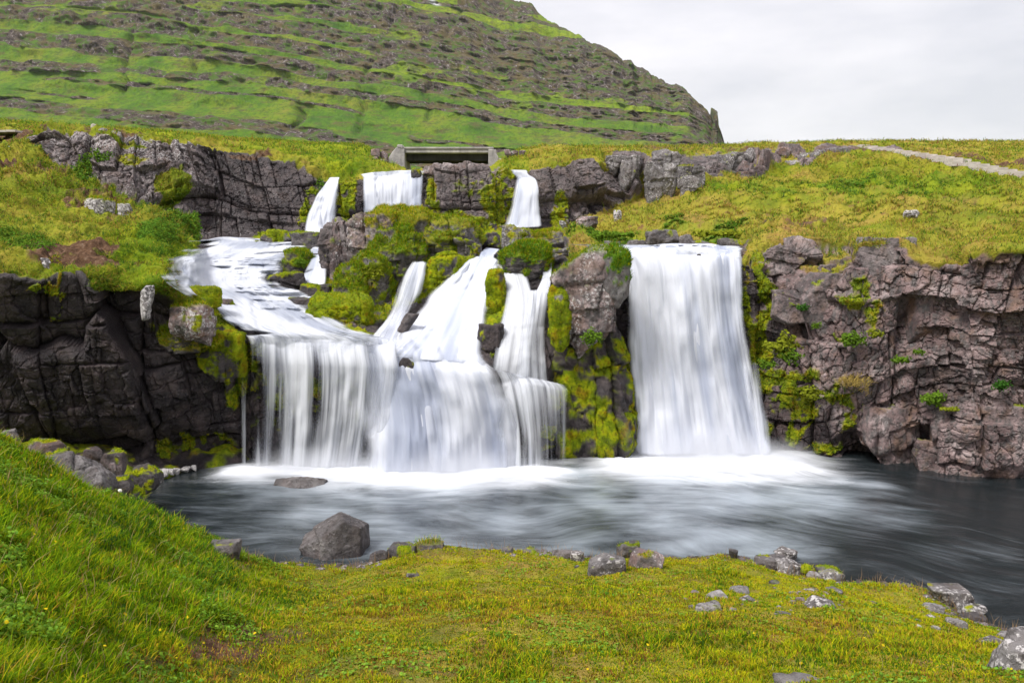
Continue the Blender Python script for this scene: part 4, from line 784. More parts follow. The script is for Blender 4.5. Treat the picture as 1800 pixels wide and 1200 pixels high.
# ---------------------------------------------------------------- waterfalls: bulged sheets with two layers, edges turned back to the rock
def fall(name, label, rows, mat, seed, nu=90, nv=160, dens=1., bulge=.25, relief=.07, cat='waterfall', group=None, kind=None, ends=(.04, .03), edge=.1, layers=2, v_noise=.0, humps=0., wob=0., lift=0.):
    """rows: (xl, yl, Yl, xr, yr, Yr[, dens])"""
    a = np.array([r[:6] for r in rows], float)
    if rows[-1][1] > 798:                       # lands in the pool
        for c_ in (1, 4): a[-1, c_] = 600+F*math.tan(math.atan((CAMZ+.02)/a[-1, c_+1])-PITCH)
    dn = np.array([r[6] if len(r) > 6 else 1. for r in rows], float)
    pl = P(a[:, 0], a[:, 1], a[:, 2]); pr = P(a[:, 3], a[:, 4], a[:, 5])
    mid = (pl+pr)/2; L = np.concatenate([[0], np.cumsum(np.linalg.norm(np.diff(mid, axis=0), axis=1))]); L = np.maximum(L, np.arange(len(L))*1e-3)
    vv = np.linspace(0, L[-1], nv); A_ = pchip(L, a, vv); dd = np.interp(vv, L, dn)
    u = np.linspace(0, 1, nu)[None, :]
    V = []; AT = []; FL = []; Fc = []; S = []; off0 = 0
    for ly in range(layers):
        px = A_[:, 0:1]*(1-u)+A_[:, 3:4]*u; py = A_[:, 1:2]*(1-u)+A_[:, 4:5]*u; Y = A_[:, 2:3]*(1-u)+A_[:, 5:6]*u
        px, py = np.broadcast_arrays(px, py); px = px.copy(); py = py.copy()
        W = float(np.mean(np.linalg.norm(pr-pl, axis=1)))
        fu = np.broadcast_to(u*W, px.shape); fv = np.broadcast_to(vv[:, None], px.shape)
        q = np.stack([fu*3.2, fv*.35, fu*0+seed+ly*3], -1); r = fbm(q, 3, 400+seed)
        q2 = np.stack([fu*1.2, fv*.6, fu*0+seed], -1); r2 = fbm(q2, 3, 420+seed)
        eu = np.minimum(u, 1-u)+0*px; rag = fbm(np.stack([(u > .5)*9.+0*px, fv*1.4, fu*0+seed*1.7+ly], -1), 3, 460+seed)
        back = bulge*(1-np.sqrt(np.clip(1-(2*u-1)**2, 0, 1)))       # edges curl back to the rock
        Y = Y+back+ly*.12-relief*r-relief*1.5*r2-humps*(1-sst(.72, .86, vv[:, None]/L[-1]))*(.7*fbm(np.stack([fu*.45, fv*1.3, fu*0+7], -1), 3, 440+seed)+.5*billow(np.stack([fu*1.2, fv*1.8, fu*0+3], -1), 441+seed, 3))
        py += wob*fbm(np.stack([fu*.9, fu*0, fu*0+seed], -1), 3, 480+seed)*(1-sst(0, .3, vv[:, None]/L[-1]))
        Y = np.minimum(Y, over_rock(px, py)-.07-lift+ly*.05-relief*.5*r)
        g = P(px, py, Y)
        ef = sst(0, edge*2.0, eu+edge*.5*r+edge*.6*rag)
        vn_ = vv[:, None]/L[-1]
        de = dd[:, None]*dens*ef*sst(0, ends[0], vn_)*(sst(0, ends[1], 1-vn_) if ends[1] else 1)
        de = de*(1 if ly == 0 else .8)
        V.append(g.reshape(-1, 3)); AT.append(de.reshape(-1)); FL.append(np.stack([fu+seed*3.1+ly*5, fv, fu*0+seed], -1).reshape(-1, 3))
        idx = np.arange(nu*nv).reshape(nv, nu)+off0
        Fc.append(np.stack([idx[:-1, :-1], idx[:-1, 1:], idx[1:, 1:], idx[1:, :-1]], -1).reshape(-1, 4)); off0 += nu*nv
    Fa = np.concatenate(Fc)
    o = raw_mesh(name, np.concatenate(V), Fa, np.full(len(Fa), 4), mat, {'dens': np.concatenate(AT)[:, None], 'flow': np.concatenate(FL)}, True)
    return tag(o, label, cat, group, kind)
fall('waterfall', 'wide white main waterfall plunging on the right of the mossy pillar', [(1062, 432, 22, 1308, 432, 22, .8), (1074, 438, 19.6, 1306, 444, 19.6, .9), (1080, 446, 18.75, 1305, 452, 18.75, 1.), (1092, 475, 18.45, 1306, 478, 18.5, .9), (1098, 540, 18.25, 1312, 545, 18.3), (1104, 640, 18.1, 1328, 645, 18.15), (1110, 720, 18.0, 1346, 725, 18.05), (1112, 806, 17.85, 1368, 806, 17.9, 1.)], FALL, 1, 200, 220, .92, .35, .11, edge=.045, wob=9)
fall('waterfall', 'short side spurt at the right foot of the main waterfall', [(1300, 628, 18.15, 1342, 636, 18.25, .3), (1308, 680, 18.1, 1350, 682, 18.15, .55), (1318, 806, 17.95, 1368, 806, 18, .6)], VEIL, 2, 40, 70, .9, .15, edge=.2)
fall('waterfall', 'streaky curtain waterfall over the mossy wall on the lower left', [(425, 584, 18.2, 690, 588, 18.0, .8), (434, 592, 17.2, 700, 600, 17.2, .9), (438, 604, 16.9, 700, 612, 16.95, .8), (438, 640, 16.8, 706, 650, 16.7, .62), (438, 720, 16.9, 700, 720, 16.7, .50), (438, 818, 17.1, 680, 818, 17.0, .55)], VEIL, 3, 170, 150, 1.0, .25, .09, edge=.04, wob=14)
fall('waterfall', 'slanting middle cascade fanning down to the terrace', [(820, 450, 20.6, 880, 456, 20.4, .9), (796, 474, 19.9, 876, 474, 19.8), (750, 520, 19.3, 870, 520, 19.2), (714, 565, 18.6, 862, 570, 18.4), (674, 606, 17.8, 854, 615, 17.6), (646, 625, 17.2, 858, 645, 17.1)], FALL, 4, 140, 130, .85, .3, .14, edge=.09, humps=.2, wob=8)
fall('waterfall', 'dense white lower cascade in the centre bulging into the pool', [(650, 588, 18.0, 846, 622, 17.7, .9), (622, 606, 17.2, 862, 640, 17.0), (616, 650, 16.75, 882, 655, 16.8), (626, 700, 16.7, 900, 700, 16.75), (632, 760, 16.7, 912, 760, 16.75), (630, 820, 16.75, 918, 816, 16.8)], FALL, 5, 170, 150, 1.0, .35, .13, edge=.09, wob=14)
fall('waterfall', 'slender slanting cascade left of the mossy cushion', [(722, 460, 20.2, 754, 462, 20.2, .8), (706, 486, 19.8, 748, 490, 19.8, .9), (694, 520, 19.6, 740, 524, 19.5, .75), (684, 552, 19.2, 726, 552, 19.2, .7), (658, 586, 18.3, 716, 590, 18.3, .9), (640, 606, 17.6, 712, 612, 17.6)], VEIL, 6, 70, 110, 1.15, .12, .07, edge=.2, wob=6)
fall('waterfall', 'arched fall of thin strands right of the mossy rib', [(868, 462, 20.0, 922, 466, 20.0, .9), (876, 478, 19.2, 930, 482, 19.2, .7), (884, 510, 18.9, 938, 514, 18.9, .7), (880, 545, 18.7, 944, 540, 18.7, .8), (868, 590, 18.3, 940, 590, 18.4, .7), (856, 650, 17.6, 930, 668, 17.9, .7)], VEIL, 7, 70, 110, .85, .2, .06, edge=.08)
fall('waterfall', 'braided strands falling between the veil and the mossy pillar', [(918, 508, 18.9, 972, 506, 18.7, .9), (916, 540, 18.4, 968, 540, 18.3, .7), (910, 600, 18.1, 962, 600, 18.1, .55), (905, 670, 17.8, 968, 684, 17.9, .65)], VEIL, 8, 70, 100, .85, .2, .08, edge=.08)
fall('waterfall', 'transparent veil dripping over the overhang left of the dark cave', [(868, 646, 17.5, 1000, 676, 17.7, .9), (878, 668, 17.1, 1012, 690, 17.4, .72), (890, 720, 16.95, 1010, 730, 17.3, .5), (898, 770, 16.95, 1008, 775, 17.3, .28), (900, 812, 17.1, 1008, 808, 17.35, .3)], VEIL, 9, 110, 110, .72, .25, .06, edge=.06)
fall('waterfall', 'thin spill squeezing past the left side of the mossy pillar', [(952, 448, 19.8, 972, 446, 19.8), (954, 480, 19.2, 972, 480, 19.2, .8), (942, 512, 18.9, 968, 516, 18.8)], VEIL, 10, 30, 50, 1.4, .08, .03)
fall('waterfall', 'narrow upper waterfall on the left leaping from the turf', [(578, 311, 31.6, 598, 311, 31.6), (568, 326, 30.6, 597, 322, 30.6), (550, 350, 30.2, 595, 348, 30.2), (536, 385, 29.9, 590, 385, 30.0), (530, 420, 29.8, 586, 424, 29.8, .8)], FALL, 11, 60, 90, .8, .3, .1, edge=.1)
fall('waterfall', 'wide upper waterfall below the bridge', [(630, 306, 32.2, 748, 302, 31.8), (632, 312, 30.9, 748, 304, 30.7), (633, 320, 30.5, 749, 320, 30.3, .95), (634, 350, 30.3, 748, 350, 30.1), (634, 392, 30.2, 748, 392, 30.0)], FALL, 12, 110, 90, .68, .3, .1, edge=.05, wob=6)
fall('waterfall', 'upper right waterfall bending over its lip in two steps', [(896, 298, 33.2, 926, 299, 33.2), (900, 306, 31.6, 930, 306, 31.6), (905, 316, 30.9, 944, 314, 30.9, 1.1), (902, 335, 30.4, 951, 332, 30.4), (893, 370, 30.1, 954, 370, 30.1), (884, 406, 29.9, 958, 400, 29.9)], FALL, 13, 70, 100, .85, .3, .1, edge=.1)
fall('waterfall', 'small side fall between the mossy islet and the rock island', [(544, 448, 23.4, 580, 446, 23.4), (540, 456, 22.7, 578, 456, 22.7), (532, 478, 22.3, 576, 480, 22.3, .8), (522, 502, 21.8, 574, 500, 21.9)], FALL, 14, 50, 60, .9, .2, .07, edge=.1)
fall('waterfall', 'little spill into the upper channel under the grassy rock', [(852, 434, 23.8, 882, 438, 23.8), (842, 444, 22.6, 872, 448, 22.6), (834, 458, 21.0, 872, 460, 21.0)], FALL, 15, 40, 50, 1., .1, .04, edge=.12)
fall('waterfall', 'hair thin trickle left of the curtain waterfall', [(424, 640, 17.0, 434, 640, 17.0, .4), (424, 700, 17.0, 433, 700, 17.0, .6), (424, 812, 17.2, 433, 812, 17.2, .5)], VEIL, 16, 12, 50, .3, .02, .02)
# rapid: the wide white cascade on the left
fall('rapid', 'broad white rapid rushing down the terrace on the left', [(330, 420, 27.6, 570, 419, 27.6, .7), (338, 427, 26.4, 566, 426, 26.4, .8), (312, 442, 24.6, 546, 440, 24.6), (272, 466, 22.0, 512, 464, 22.0), (290, 494, 20.4, 500, 494, 20.6), (328, 520, 19.2, 544, 520, 19.5), (370, 546, 18.3, 580, 552, 18.6), (406, 574, 17.7, 640, 584, 17.8), (424, 592, 17.0, 720, 606, 16.95, .9), (430, 606, 16.88, 712, 622, 16.85, .8), (434, 660, 16.8, 704, 675, 16.75, .3)], RAPID, 17, 220, 320, 1.25, .3, .08, cat='rapids', edge=.15, humps=.55, ends=(.01, .16), wob=4, lift=.05)
fall('rapid', 'thin sheet of water sliding over black rock beside the small side fall', [(574, 498, 21.6, 590, 502, 21.6, .6), (530, 508, 20.9, 574, 516, 20.8, .9), (490, 524, 19.8, 548, 530, 19.8, .9), (470, 545, 19.0, 540, 556, 19.0, .9)], VEIL, 18, 60, 60, 1.3, .1, .06, cat='rapids', edge=.15)
fall('rapid', 'strip of white water between the two islets above the side fall', [(540, 418, 28, 566, 418, 28, .8), (548, 430, 26.2, 562, 432, 26.2, .9), (540, 446, 24.0, 574, 446, 24.0, .9)], RAPID, 19, 40, 50, 1.1, .1, .06, cat='rapids', edge=.15)
fall('rapid', 'flat glossy river surface gliding to the lip of the main waterfall', [(994, 429, 24.2, 1040, 429, 24.2, .5), (1040, 435, 21.6, 1306, 433, 21.9, .7), (1070, 441, 19.9, 1306, 442, 20.0, .9)], RAPID, 20, 120, 40, .9, .02, .02, cat='rapids', edge=.03)
# ---------------------------------------------------------------- pool
wx = np.arange(-16, 16, .07); wy = np.arange(8, 21.5, .05); WX, WY = np.meshgrid(wx, wy)
WG = np.stack([WX, WY, WX*0], -1)
def seg_d(ax, ay, bx_, by_):
    dx, dy = bx_-ax, by_-ay; t_ = np.clip(((WX-ax)*dx+(WY-ay)*dy)/(dx*dx+dy*dy), 0, 1)
    return np.sqrt((WX-ax-t_*dx)**2+(WY-ay-t_*dy)**2), t_
def wpt(px, py): q = P(px, py, Y0(py)); return q[0], q[1]
foam = np.zeros_like(WX); milk = np.zeros_like(WX)
wn = fbm(WG*np.array([.8, 1.6, 1]), 4, 501)
for (x0, y0, x1, y1, r, w) in [(430, 826, 640, 830, .78, 1.15), (620, 832, 930, 832, 1.05, 1.3), (940, 815, 1010, 810, .35, .7), (1120, 816, 1370, 816, 1.35, 1.3), (1360, 822, 1460, 838, .6, .55), (1180, 835, 1400, 842, .6, .75), (410, 830, 440, 826, .4, .6)]:
    a0 = wpt(x0, y0); a1 = wpt(x1, y1); d, _ = seg_d(*a0, *a1); foam = np.maximum(foam, w*np.exp(-(d/r)**2))
for (x0, y0, x1, y1, r, w) in [(500, 860, 900, 860, 2.0, .75), (560, 900, 950, 890, 1.8, .7), (1000, 840, 1080, 880, 1.1, 1.05), (1150, 860, 1400, 870, 2.0, .95), (1180, 930, 1300, 960, 1.5, .85), (1450, 860, 1700, 980, 1.6, .22), (1500, 980, 1800, 1060, 1.6, .2), (700, 940, 1000, 950, 1.8, .6), (1400, 840, 1540, 850, .6, .7), (430, 900, 560, 920, 1.2, .35)]:
    a0 = wpt(x0, y0); a1 = wpt(x1, y1); d, _ = seg_d(*a0, *a1); milk = np.maximum(milk, w*np.exp(-(d/r)**2))
milk = milk*.88*(.85+.5*wn)  # suspended foam, plus pale reflection of the falls painted into the water colour
foam = foam*(.95+.35*wn)
# current bends round towards the outlet on the right
th = sst(1., 9, WX)*-.32; cxw = np.cos(th)*WX+np.sin(th)*(WY-14); cyw = -np.sin(th)*WX+np.cos(th)*(WY-14)
wpv = .5*np.stack([fbm(WG*.5, 2, 511), fbm(WG*.5+9, 2, 512)], -1)
flow = np.stack([cxw+wpv[..., 0], cyw+wpv[..., 1], WX*0], -1)
WG[..., 2] = .012*fbm(flow*np.array([.8, 2.4, 1]), 3, 513)+.05*np.clip(foam, 0, 1)**2*(1+.6*wn)
tag(grid_mesh('pool_water', WG, POOL, {'foam': foam[..., None], 'milk': milk[..., None], 'flow': flow}), kind='structure')
# upper channel water behind the island
ug = P(*np.meshgrid(np.linspace(520, 985, 60), [418.])[:2], 28)
UX, UY = np.meshgrid(np.linspace(-12, 2.5, 100), np.linspace(27.3, 30.2, 50)); UG = np.stack([UX, UY, UX*0+5.06], -1)
tag(grid_mesh('river_water', UG, POOL, {'foam': np.full(UX.shape+(1,), .45), 'milk': np.full(UX.shape+(1,), .9), 'flow': UG}), kind='structure')
# ---------------------------------------------------------------- spray hanging over the feet of the falls
def mist(name, px, Y, rx, ry, rz, dens):
    a = N('spray'); vp = a.n('VolumePrincipled'); vp.inputs['Color'].default_value = (.96, .97, 1, 1); vp.inputs['Anisotropy'].default_value = .2
    tc_ = a.n('TexCoord'); g = a.n('VectorMath'); g.operation = 'LENGTH'; a.t.links.new(tc_.outputs['Object'], g.inputs[0])
    dd_ = a.mr(g.outputs['Value'], 0., 1., dens, 0.); a.put(vp.inputs['Density'], dd_); a.t.links.new(vp.outputs[0], a.out.inputs['Volume'])
    v, f = ico(3); o = raw_mesh(name, v, f, np.full(len(f), 3), a.m); o.scale = (rx, ry, rz); c = PZ(px, Y, .05); o.location = c
    return tag(o, kind='stuff')
mist('mist', 560, 16.9, 1.9, .8, .75, 1.5); mist('mist', 770, 16.6, 2.1, .9, .85, 2.0); mist('mist', 1245, 17.7, 2.1, 1.0, .9, 2.4); mist('mist', 1370, 17.6, 1.1, .8, .6, 1.2); mist('mist', 690, 17.3, 1.2, .6, 1.2, .35)
# ---------------------------------------------------------------- bridge
def box(bm, x0, x1, y0, y1, z0, z1, bev=.02):
    r = bmesh.ops.create_cube(bm, size=1); vs = r['verts']
    for v in vs: v.co = ((x0+x1)/2+v.co.x*(x1-x0), (y0+y1)/2+v.co.y*(y1-y0), (z0+z1)/2+v.co.z*(z1-z0))
    if bev: bmesh.ops.bevel(bm, geom=list({e for v in vs for e in v.link_edges}), offset=bev, segments=2, affect='EDGES')
def prism(bm, pts, y0, y1):
    a = [bm.verts.new((p[0], y0, p[1])) for p in pts]; b = [bm.verts.new((p[0], y1, p[1])) for p in pts]; n = len(pts)
    bm.faces.new(a); bm.faces.new(b[::-1])
    for i in range(n): bm.faces.new((a[i], b[i], b[(i+1) % n], a[(i+1) % n]))
def obj(name, bm, mat, parent=None, bev=0, sub=0):
    bmesh.ops.recalc_face_normals(bm, faces=bm.faces)
    me = bpy.data.meshes.new(name); bm.to_mesh(me); bm.free(); me.materials.append(mat); o = bpy.data.objects.new(name, me); C.objects.link(o)
    if parent: o.parent = parent
    if bev:
        m = o.modifiers.new('b', 'BEVEL'); m.width = bev; m.segments = 2
    return o
BY_ = 36.5
def X(px, Y=BY_): return float(P(px, 280, Y)[0])
def Z(py, Y=BY_): return float(P(800, py, Y)[2])
br = empty('bridge', (0, 0, 0), 'small grey concrete bridge over the stream above the upper waterfalls', 'bridge')
ang = 0.05
bm = bmesh.new(); box(bm, X(700), X(872), BY_, BY_+1.9, Z(269), Z(262.5), .03); obj('deck', bm, CONC, br)
bm = bmesh.new(); box(bm, X(700), X(868), BY_-.05, BY_+.16, Z(262.4), Z(258.5), .03); obj('kerb', bm, CONC, br)
bm = bmesh.new(); box(bm, X(700), X(868), BY_+1.75, BY_+1.95, Z(262.4), Z(258.5), .03); obj('kerb', bm, CONC, br)
bm = bmesh.new(); box(bm, X(711.5), X(859), BY_+.42, BY_+.62, Z(281.5), Z(269.1), .02); obj('girder', bm, CONC_SHADED, br)
bm = bmesh.new(); box(bm, X(711.5), X(859), BY_+.8, BY_+1.05, Z(282), Z(269.1), .02); obj('girder', bm, CONC_SHADED, br)
bm = bmesh.new(); box(bm, X(711.5), X(859), BY_+1.5, BY_+1.74, Z(282.5), Z(269.1), .02); obj('girder', bm, CONC_SHADED, br)
bm = bmesh.new(); prism(bm, [(X(712), Z(262.5)), (X(712), Z(312)), (X(682), Z(312)), (X(682), Z(280)), (X(690), Z(268)), (X(698), Z(259))], BY_-.12, BY_+2.05); obj('abutment', bm, CONC, br, .03)
bm = bmesh.new(); prism(bm, [(X(858.5), Z(262.7)), (X(858.5), Z(304)), (X(876), Z(304)), (X(876), Z(276)), (X(868), Z(262.7))], BY_-.12, BY_+2.05); obj('abutment', bm, CONC, br, .03)
bm = bmesh.new(); prism(bm, [(X(698.5), Z(259)), (X(709), Z(262.4)), (X(709), Z(255)), (X(700), Z(254.5))], BY_-.14, BY_+.3); obj('corner_stone', bm, CONC, br, .03)
bm = bmesh.new(); prism(bm, [(X(876.2), Z(278)), (X(876.2), Z(304)), (X(884), Z(304)), (X(883), Z(280))], BY_-.1, BY_+1.6); obj('wing_wall', bm, CONC, br, .03)
# rubble heaps at both bridge ends
for i, (x0, y0, x1, y1, Y) in enumerate([(652, 262, 668, 276, 36.2), (666, 265, 682, 279, 36.4), (655, 276, 664, 284, 35.6), (668, 280, 680, 290, 35.6), (660, 288, 676, 298, 35), (676, 290, 690, 302, 35.3), (640, 285, 650, 294, 34.8), (592, 289, 608, 298, 33.6), (886, 262, 900, 272, 37), (898, 264, 912, 273, 37.2), (912, 264, 926, 272, 37.4), (640, 292, 652, 304, 33.5)]):
    tag(rock_px('rubble_stone', 'brown rubble stone from the heap beside the concrete bridge', 'stone', x0, y0, x1, y1, Y, .9, .2, seed=250+i, sub=3, mossy=.02, pale=.9, warm=.9, rd=.1), group='rubble stones at the ends of the bridge')
# ---------------------------------------------------------------- stone marker, boardwalk steps
def sheetY(px, py):
    i = int(np.clip(np.searchsorted(PXS, px), 1, len(PXS)-2)); col = Gp[:, i]; cpx_, cpy_ = proj(col)
    m = rows_t > 3.2; y = cpy_[m]; j = int(np.argmax(y < py)); return float(col[m][j, 1])
st_y = 33.0
bm = bmesh.new(); c = P(166, 233, st_y); prof = [(-.16, 0), (.17, 0), (.15, .28), (.09, .40), (.0, .44), (-.09, .38), (-.14, .2)]
prism(bm, [(c[0]+a_*.8, c[2]+b_-.08) for a_, b_ in prof], st_y-.12, st_y+.1)
o = obj('stone_marker', bm, make_concrete('pale_marker_stone', (.35, .31, .25), (.52, .47, .40)), None, .03); tag(o, 'small pale upright marker stone on the left cliff top', 'marker stone')
bs = empty('boardwalk_stairs', (0, 0, 0), 'grey wooden boardwalk stairs descending the right hillside', 'stairs')
k = 0
stp = [(1512+i*14.5, 255.5+i*2.1, 17) for i in range(13)]+[(1700+i*16, 286+i*3.1, 19) for i in range(7)]
for i, (x, y, w) in enumerate(stp):
    Yc = sheetY(x, y+2); c = P(x, y, Yc-.2); hw = w/2*Yc/F
    bm = bmesh.new(); box(bm, c[0]-hw, c[0]+hw, c[1]-.65, c[1]+.65, c[2]-.42, c[2]-.02, .02); obj('step', bm, WOOD, bs)
bl = empty('boardwalk', (0, 0, 0), 'short pale wooden boardwalk on the path at the far left', 'boardwalk')
for i, x in enumerate((-14, 2, 18, 34)):
    Yc = 34.; c = P(x, 234-i*.5, Yc); bm = bmesh.new(); box(bm, c[0]-.21, c[0]+.21, c[1]-.6, c[1]+.6, c[2]-.06, c[2]+.03, .01); obj('plank', bm, WOOD, bl)
# pale stones under the ledge at the pool
for i, (x0, y0, x1, y1) in enumerate([(272, 824, 296, 838), (292, 823, 306, 832), (304, 822, 318, 830), (318, 820, 334, 827), (336, 817, 346, 824)]):
    rock_px('stone', ['biggest pale cream stone at the dark pool edge under the mossy ledge', 'second pale cream stone from the left at the mossy ledge', 'middle of the five pale cream stones at the mossy ledge', 'flat pale cream stone fourth in the row at the mossy ledge', 'smallest pale cream stone at the right end of the row at the mossy ledge'][i], 'stone', x0, y0, x1, y1, Y0(y1, .05), .8, .2, seed=270+i, sub=4, mossy=0, pale=2.2, group='pale stones at the pool edge')
# ---------------------------------------------------------------- grass blades
def blades(name, pts, nrm, h, w, col, lean=.5, seed=0, kind='stuff', parent=None, mat=None):
    rg = np.random.default_rng(seed); n = len(pts)
    a = rg.uniform(0, 2*np.pi, n); side = np.stack([np.cos(a), np.sin(a), np.zeros(n)], -1)
    up = nrm*.45+np.array([0, 0, .75]); up += rg.normal(size=(n, 3))*.28; up /= np.linalg.norm(up, axis=1, keepdims=True)
    side = np.cross(up, side); side /= np.maximum(np.linalg.norm(side, axis=1, keepdims=True), 1e-6)
    ld = np.cross(side, up)*rg.choice([-1, 1], n)[:, None]
    h = h[:, None]; w = w[:, None]
    b = pts-up*h*.08
    m_ = b+up*h*.55+ld*h*lean*.15; tp = b+up*h*(1-.15*lean)+ld*h*lean*rg.uniform(.3, 1, n)[:, None]
    V = np.stack([b-side*w*.5, b+side*w*.5, m_+side*w*.4, m_-side*w*.4, tp], 1).reshape(-1, 3)
    i = np.arange(n)[:, None]*5
    Fq = np.concatenate([i+np.array([[0, 1, 2, 3]]), i+np.array([[3, 2, 4]])], 1).ravel(); S = np.tile([4, 3], n)
    c = np.repeat(col, 5, 0); c = np.concatenate([c, np.ones((len(c), 1))], 1)
    o = raw_mesh(name, V, Fq, S, mat or BLADE, {'col': c}, False, parent)
    return tag(o, kind=kind) if kind else o
PAL = np.array([[.065, .15, .008], [.13, .25, .008], [.24, .34, .008], [.42, .40, .010], [.46, .28, .035], [.20, .085, .025], [.03, .10, .015]])
def pick_col(w, rg, n):
    """w: (n, 7) weights over the palette"""
    w = np.maximum(w, 0); cw = np.cumsum(w/w.sum(1, keepdims=True), 1); i = (rg.random(n)[:, None] > cw).sum(1).clip(0, 6)
    j = np.clip(i+rg.integers(-1, 2, n), 0, 5); j = np.where(i == 6, 6, j)
    t_ = rg.random((n, 1))*.5; return (PAL[i]*(1-t_)+PAL[j]*t_)*rg.uniform(.8, 1.2, (n, 1))
# and yellow flowers on the bank
def leaves(name, pts, nrm, r, col, seed, tilt=.45, kind='stuff', parent=None, seg=6):
    rg = np.random.default_rng(seed); n = len(pts); up = nrm+rg.normal(size=(n, 3))*tilt; up /= np.linalg.norm(up, axis=1, keepdims=True)
    a = np.cross(up, rg.normal(size=(n, 3))); a /= np.linalg.norm(a, axis=1, keepdims=True); b = np.cross(up, a)
    an = np.linspace(0, 2*np.pi, seg, endpoint=False); rr = np.where(np.arange(seg) % 2, .78, 1.)
    V = pts[:, None]+r[:, None, None]*(a[:, None]*(np.cos(an)*rr)[None, :, None]+b[:, None]*(np.sin(an)*rr)[None, :, None]*.85)+(up*r[:, None]*.2)[:, None]*(np.arange(seg) % 2)[None, :, None]
    i = np.arange(n*seg); c = np.repeat(col, seg, 0); c = np.concatenate([c, np.ones((len(c), 1))], 1)
    o = raw_mesh(name, V.reshape(-1, 3), i, np.full(n, seg), BLADE, {'col': c}, False, parent)
    return tag(o, kind=kind) if kind else o
# near bank
rg = np.random.default_rng(11)
n = 620000
pxr = rg.uniform(-350, 2150, n*2); pyr = rg.uniform(0, 1, n*2)
# sample in distance so that density per screen area stays even
Yr = 2.8+ (14.2-2.8)*rg.random(n*2)**1.25
xr = (pxr-900)/F*Yr*1.05
z = bank_h(xr, Yr); keep = (z > .0+.04*rg.normal(size=n*2)) & ((Yr < 11.9) | (xr > -4.9)); xr, Yr, z, pxr = xr[keep][:n], Yr[keep][:n], z[keep][:n], pxr[keep][:n]
pts = np.stack([xr, Yr, z], -1); px, py = proj(pts)
e = .06; nx = -(bank_h(xr+e, Yr)-z)/e; ny = -(bank_h(xr, Yr+e)-z)/e; nrm = np.stack([nx, ny, np.ones_like(nx)], -1); nrm /= np.linalg.norm(nrm, axis=1, keepdims=True)
nA = fbm(pts*np.array([1.2, 1.2, 0]), 4, 601); nB = fbm(pts*np.array([3.2, 3.2, 0]), 3, 602); nC = fbm(pts*np.array([.5, .5, 0]), 3, 603)
mound = (1-sst(380, 520, px+60*nA))*(1-sst(1095, 1150, py+20*nB)*sst(180, 330, px))
mound = np.maximum(mound, .7*(1-sst(-40, 120, px)))
dirtm = bank_dirt(px, py, fbm(pts*1.5, 4, 211))
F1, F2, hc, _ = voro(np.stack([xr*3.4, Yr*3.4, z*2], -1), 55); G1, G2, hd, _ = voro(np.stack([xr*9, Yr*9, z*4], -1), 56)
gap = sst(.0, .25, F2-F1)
tuft = np.clip(mound*(.75+.5*nB)+.35*sst(.2, .5, nA)*(1-mound), .0, 1.3)
hh = (.016+.020*rg.random(len(px)))*(1+.5*nB)+tuft*(.04+.09*rg.random(len(px))**1.2)
darkt = ell(380, 1000, 40, 70, px, py)+ell(260, 910, 60, 30, px, py)+.7*ell(200, 950, 60, 20, px, py)+.6*ell(540, 1060, 50, 20, px, py)
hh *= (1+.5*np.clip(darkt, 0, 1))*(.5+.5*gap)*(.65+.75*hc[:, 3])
wts = np.stack([.4+.5*mound+.9*sst(.1, .5, -nB), .8+1.3*mound, 1.0+1.5*mound+nA*.6, .35+1.3*(1-mound)+.8*nA, .05+.7*(1-mound)*sst(-.3, .4, nC+.3*nB)+.1*mound, .03+.75*(1-mound)*sst(.0, .5, nB-.3*nA)+2*dirtm, .15+3.5*np.clip(darkt, 0, 1)+.8*sst(.2, .6, nA*mound)], -1)
wts[:, 0] += 1.5*(hc[:, 0] > .7)+.8*(hd[:, 0] > .8); wts[:, 3] += (1.6*(hc[:, 1] > .62)+1.2*(hd[:, 1] > .75))*(1-.6*mound); wts[:, 4] += (1.0*(hc[:, 2] > .75)+1.3*(hd[:, 2] > .8))*(1-.7*mound); wts[:, 5] += (.5*(hc[:, 2] < .2)+1.0*(hd[:, 2] < .2))*(1-.7*mound)
ymoss = np.maximum.reduce([ell(1400, 1015, 110, 30, px, py), .8*ell(1560, 1060, 100, 40, px, py), .7*ell(850, 985, 130, 18, px, py), .6*ell(1200, 990, 60, 16, px, py), .5*ell(1750, 1130, 60, 20, px, py)]); wts[:, 3] += 5*ymoss; wts[:, 0] *= 1-.8*ymoss
rust = np.maximum.reduce([ell(820, 1080, 260, 30, px, py), ell(1200, 1100, 260, 22, px, py), .8*ell(300, 1170, 260, 30, px, py), .7*ell(700, 1160, 200, 26, px, py)])*(1-mound); wts[:, 4] += 2.2*rust*(hc[:, 0] < .6); wts[:, 5] += 3.2*rust*(hd[:, 3] > .45)
grn = np.maximum.reduce([ell(1270, 1020, 50, 16, px, py), ell(1200, 1130, 160, 26, px, py), .8*ell(900, 1160, 120, 26, px, py), .8*ell(1480, 1150, 160, 26, px, py), .7*ell(480, 1040, 60, 26, px, py)])*(1-mound); wts[:, 0] += 2.0*grn; wts[:, 6] += 1.2*grn*(hd[:, 3] > .5); hh *= 1+.8*grn
col = pick_col(wts, rg, len(px))*(.72+.4*gap)[:, None]  # blades painted darker between clumps, shade of the gaps put into colour
kp = rg.random(len(px)) > dirtm*.75
ww = (.0035+.003*rg.random(len(px)))*(.8+Yr/9)
blades('grass', pts[kp], nrm[kp], hh[kp], ww[kp], col[kp], .8, 21)
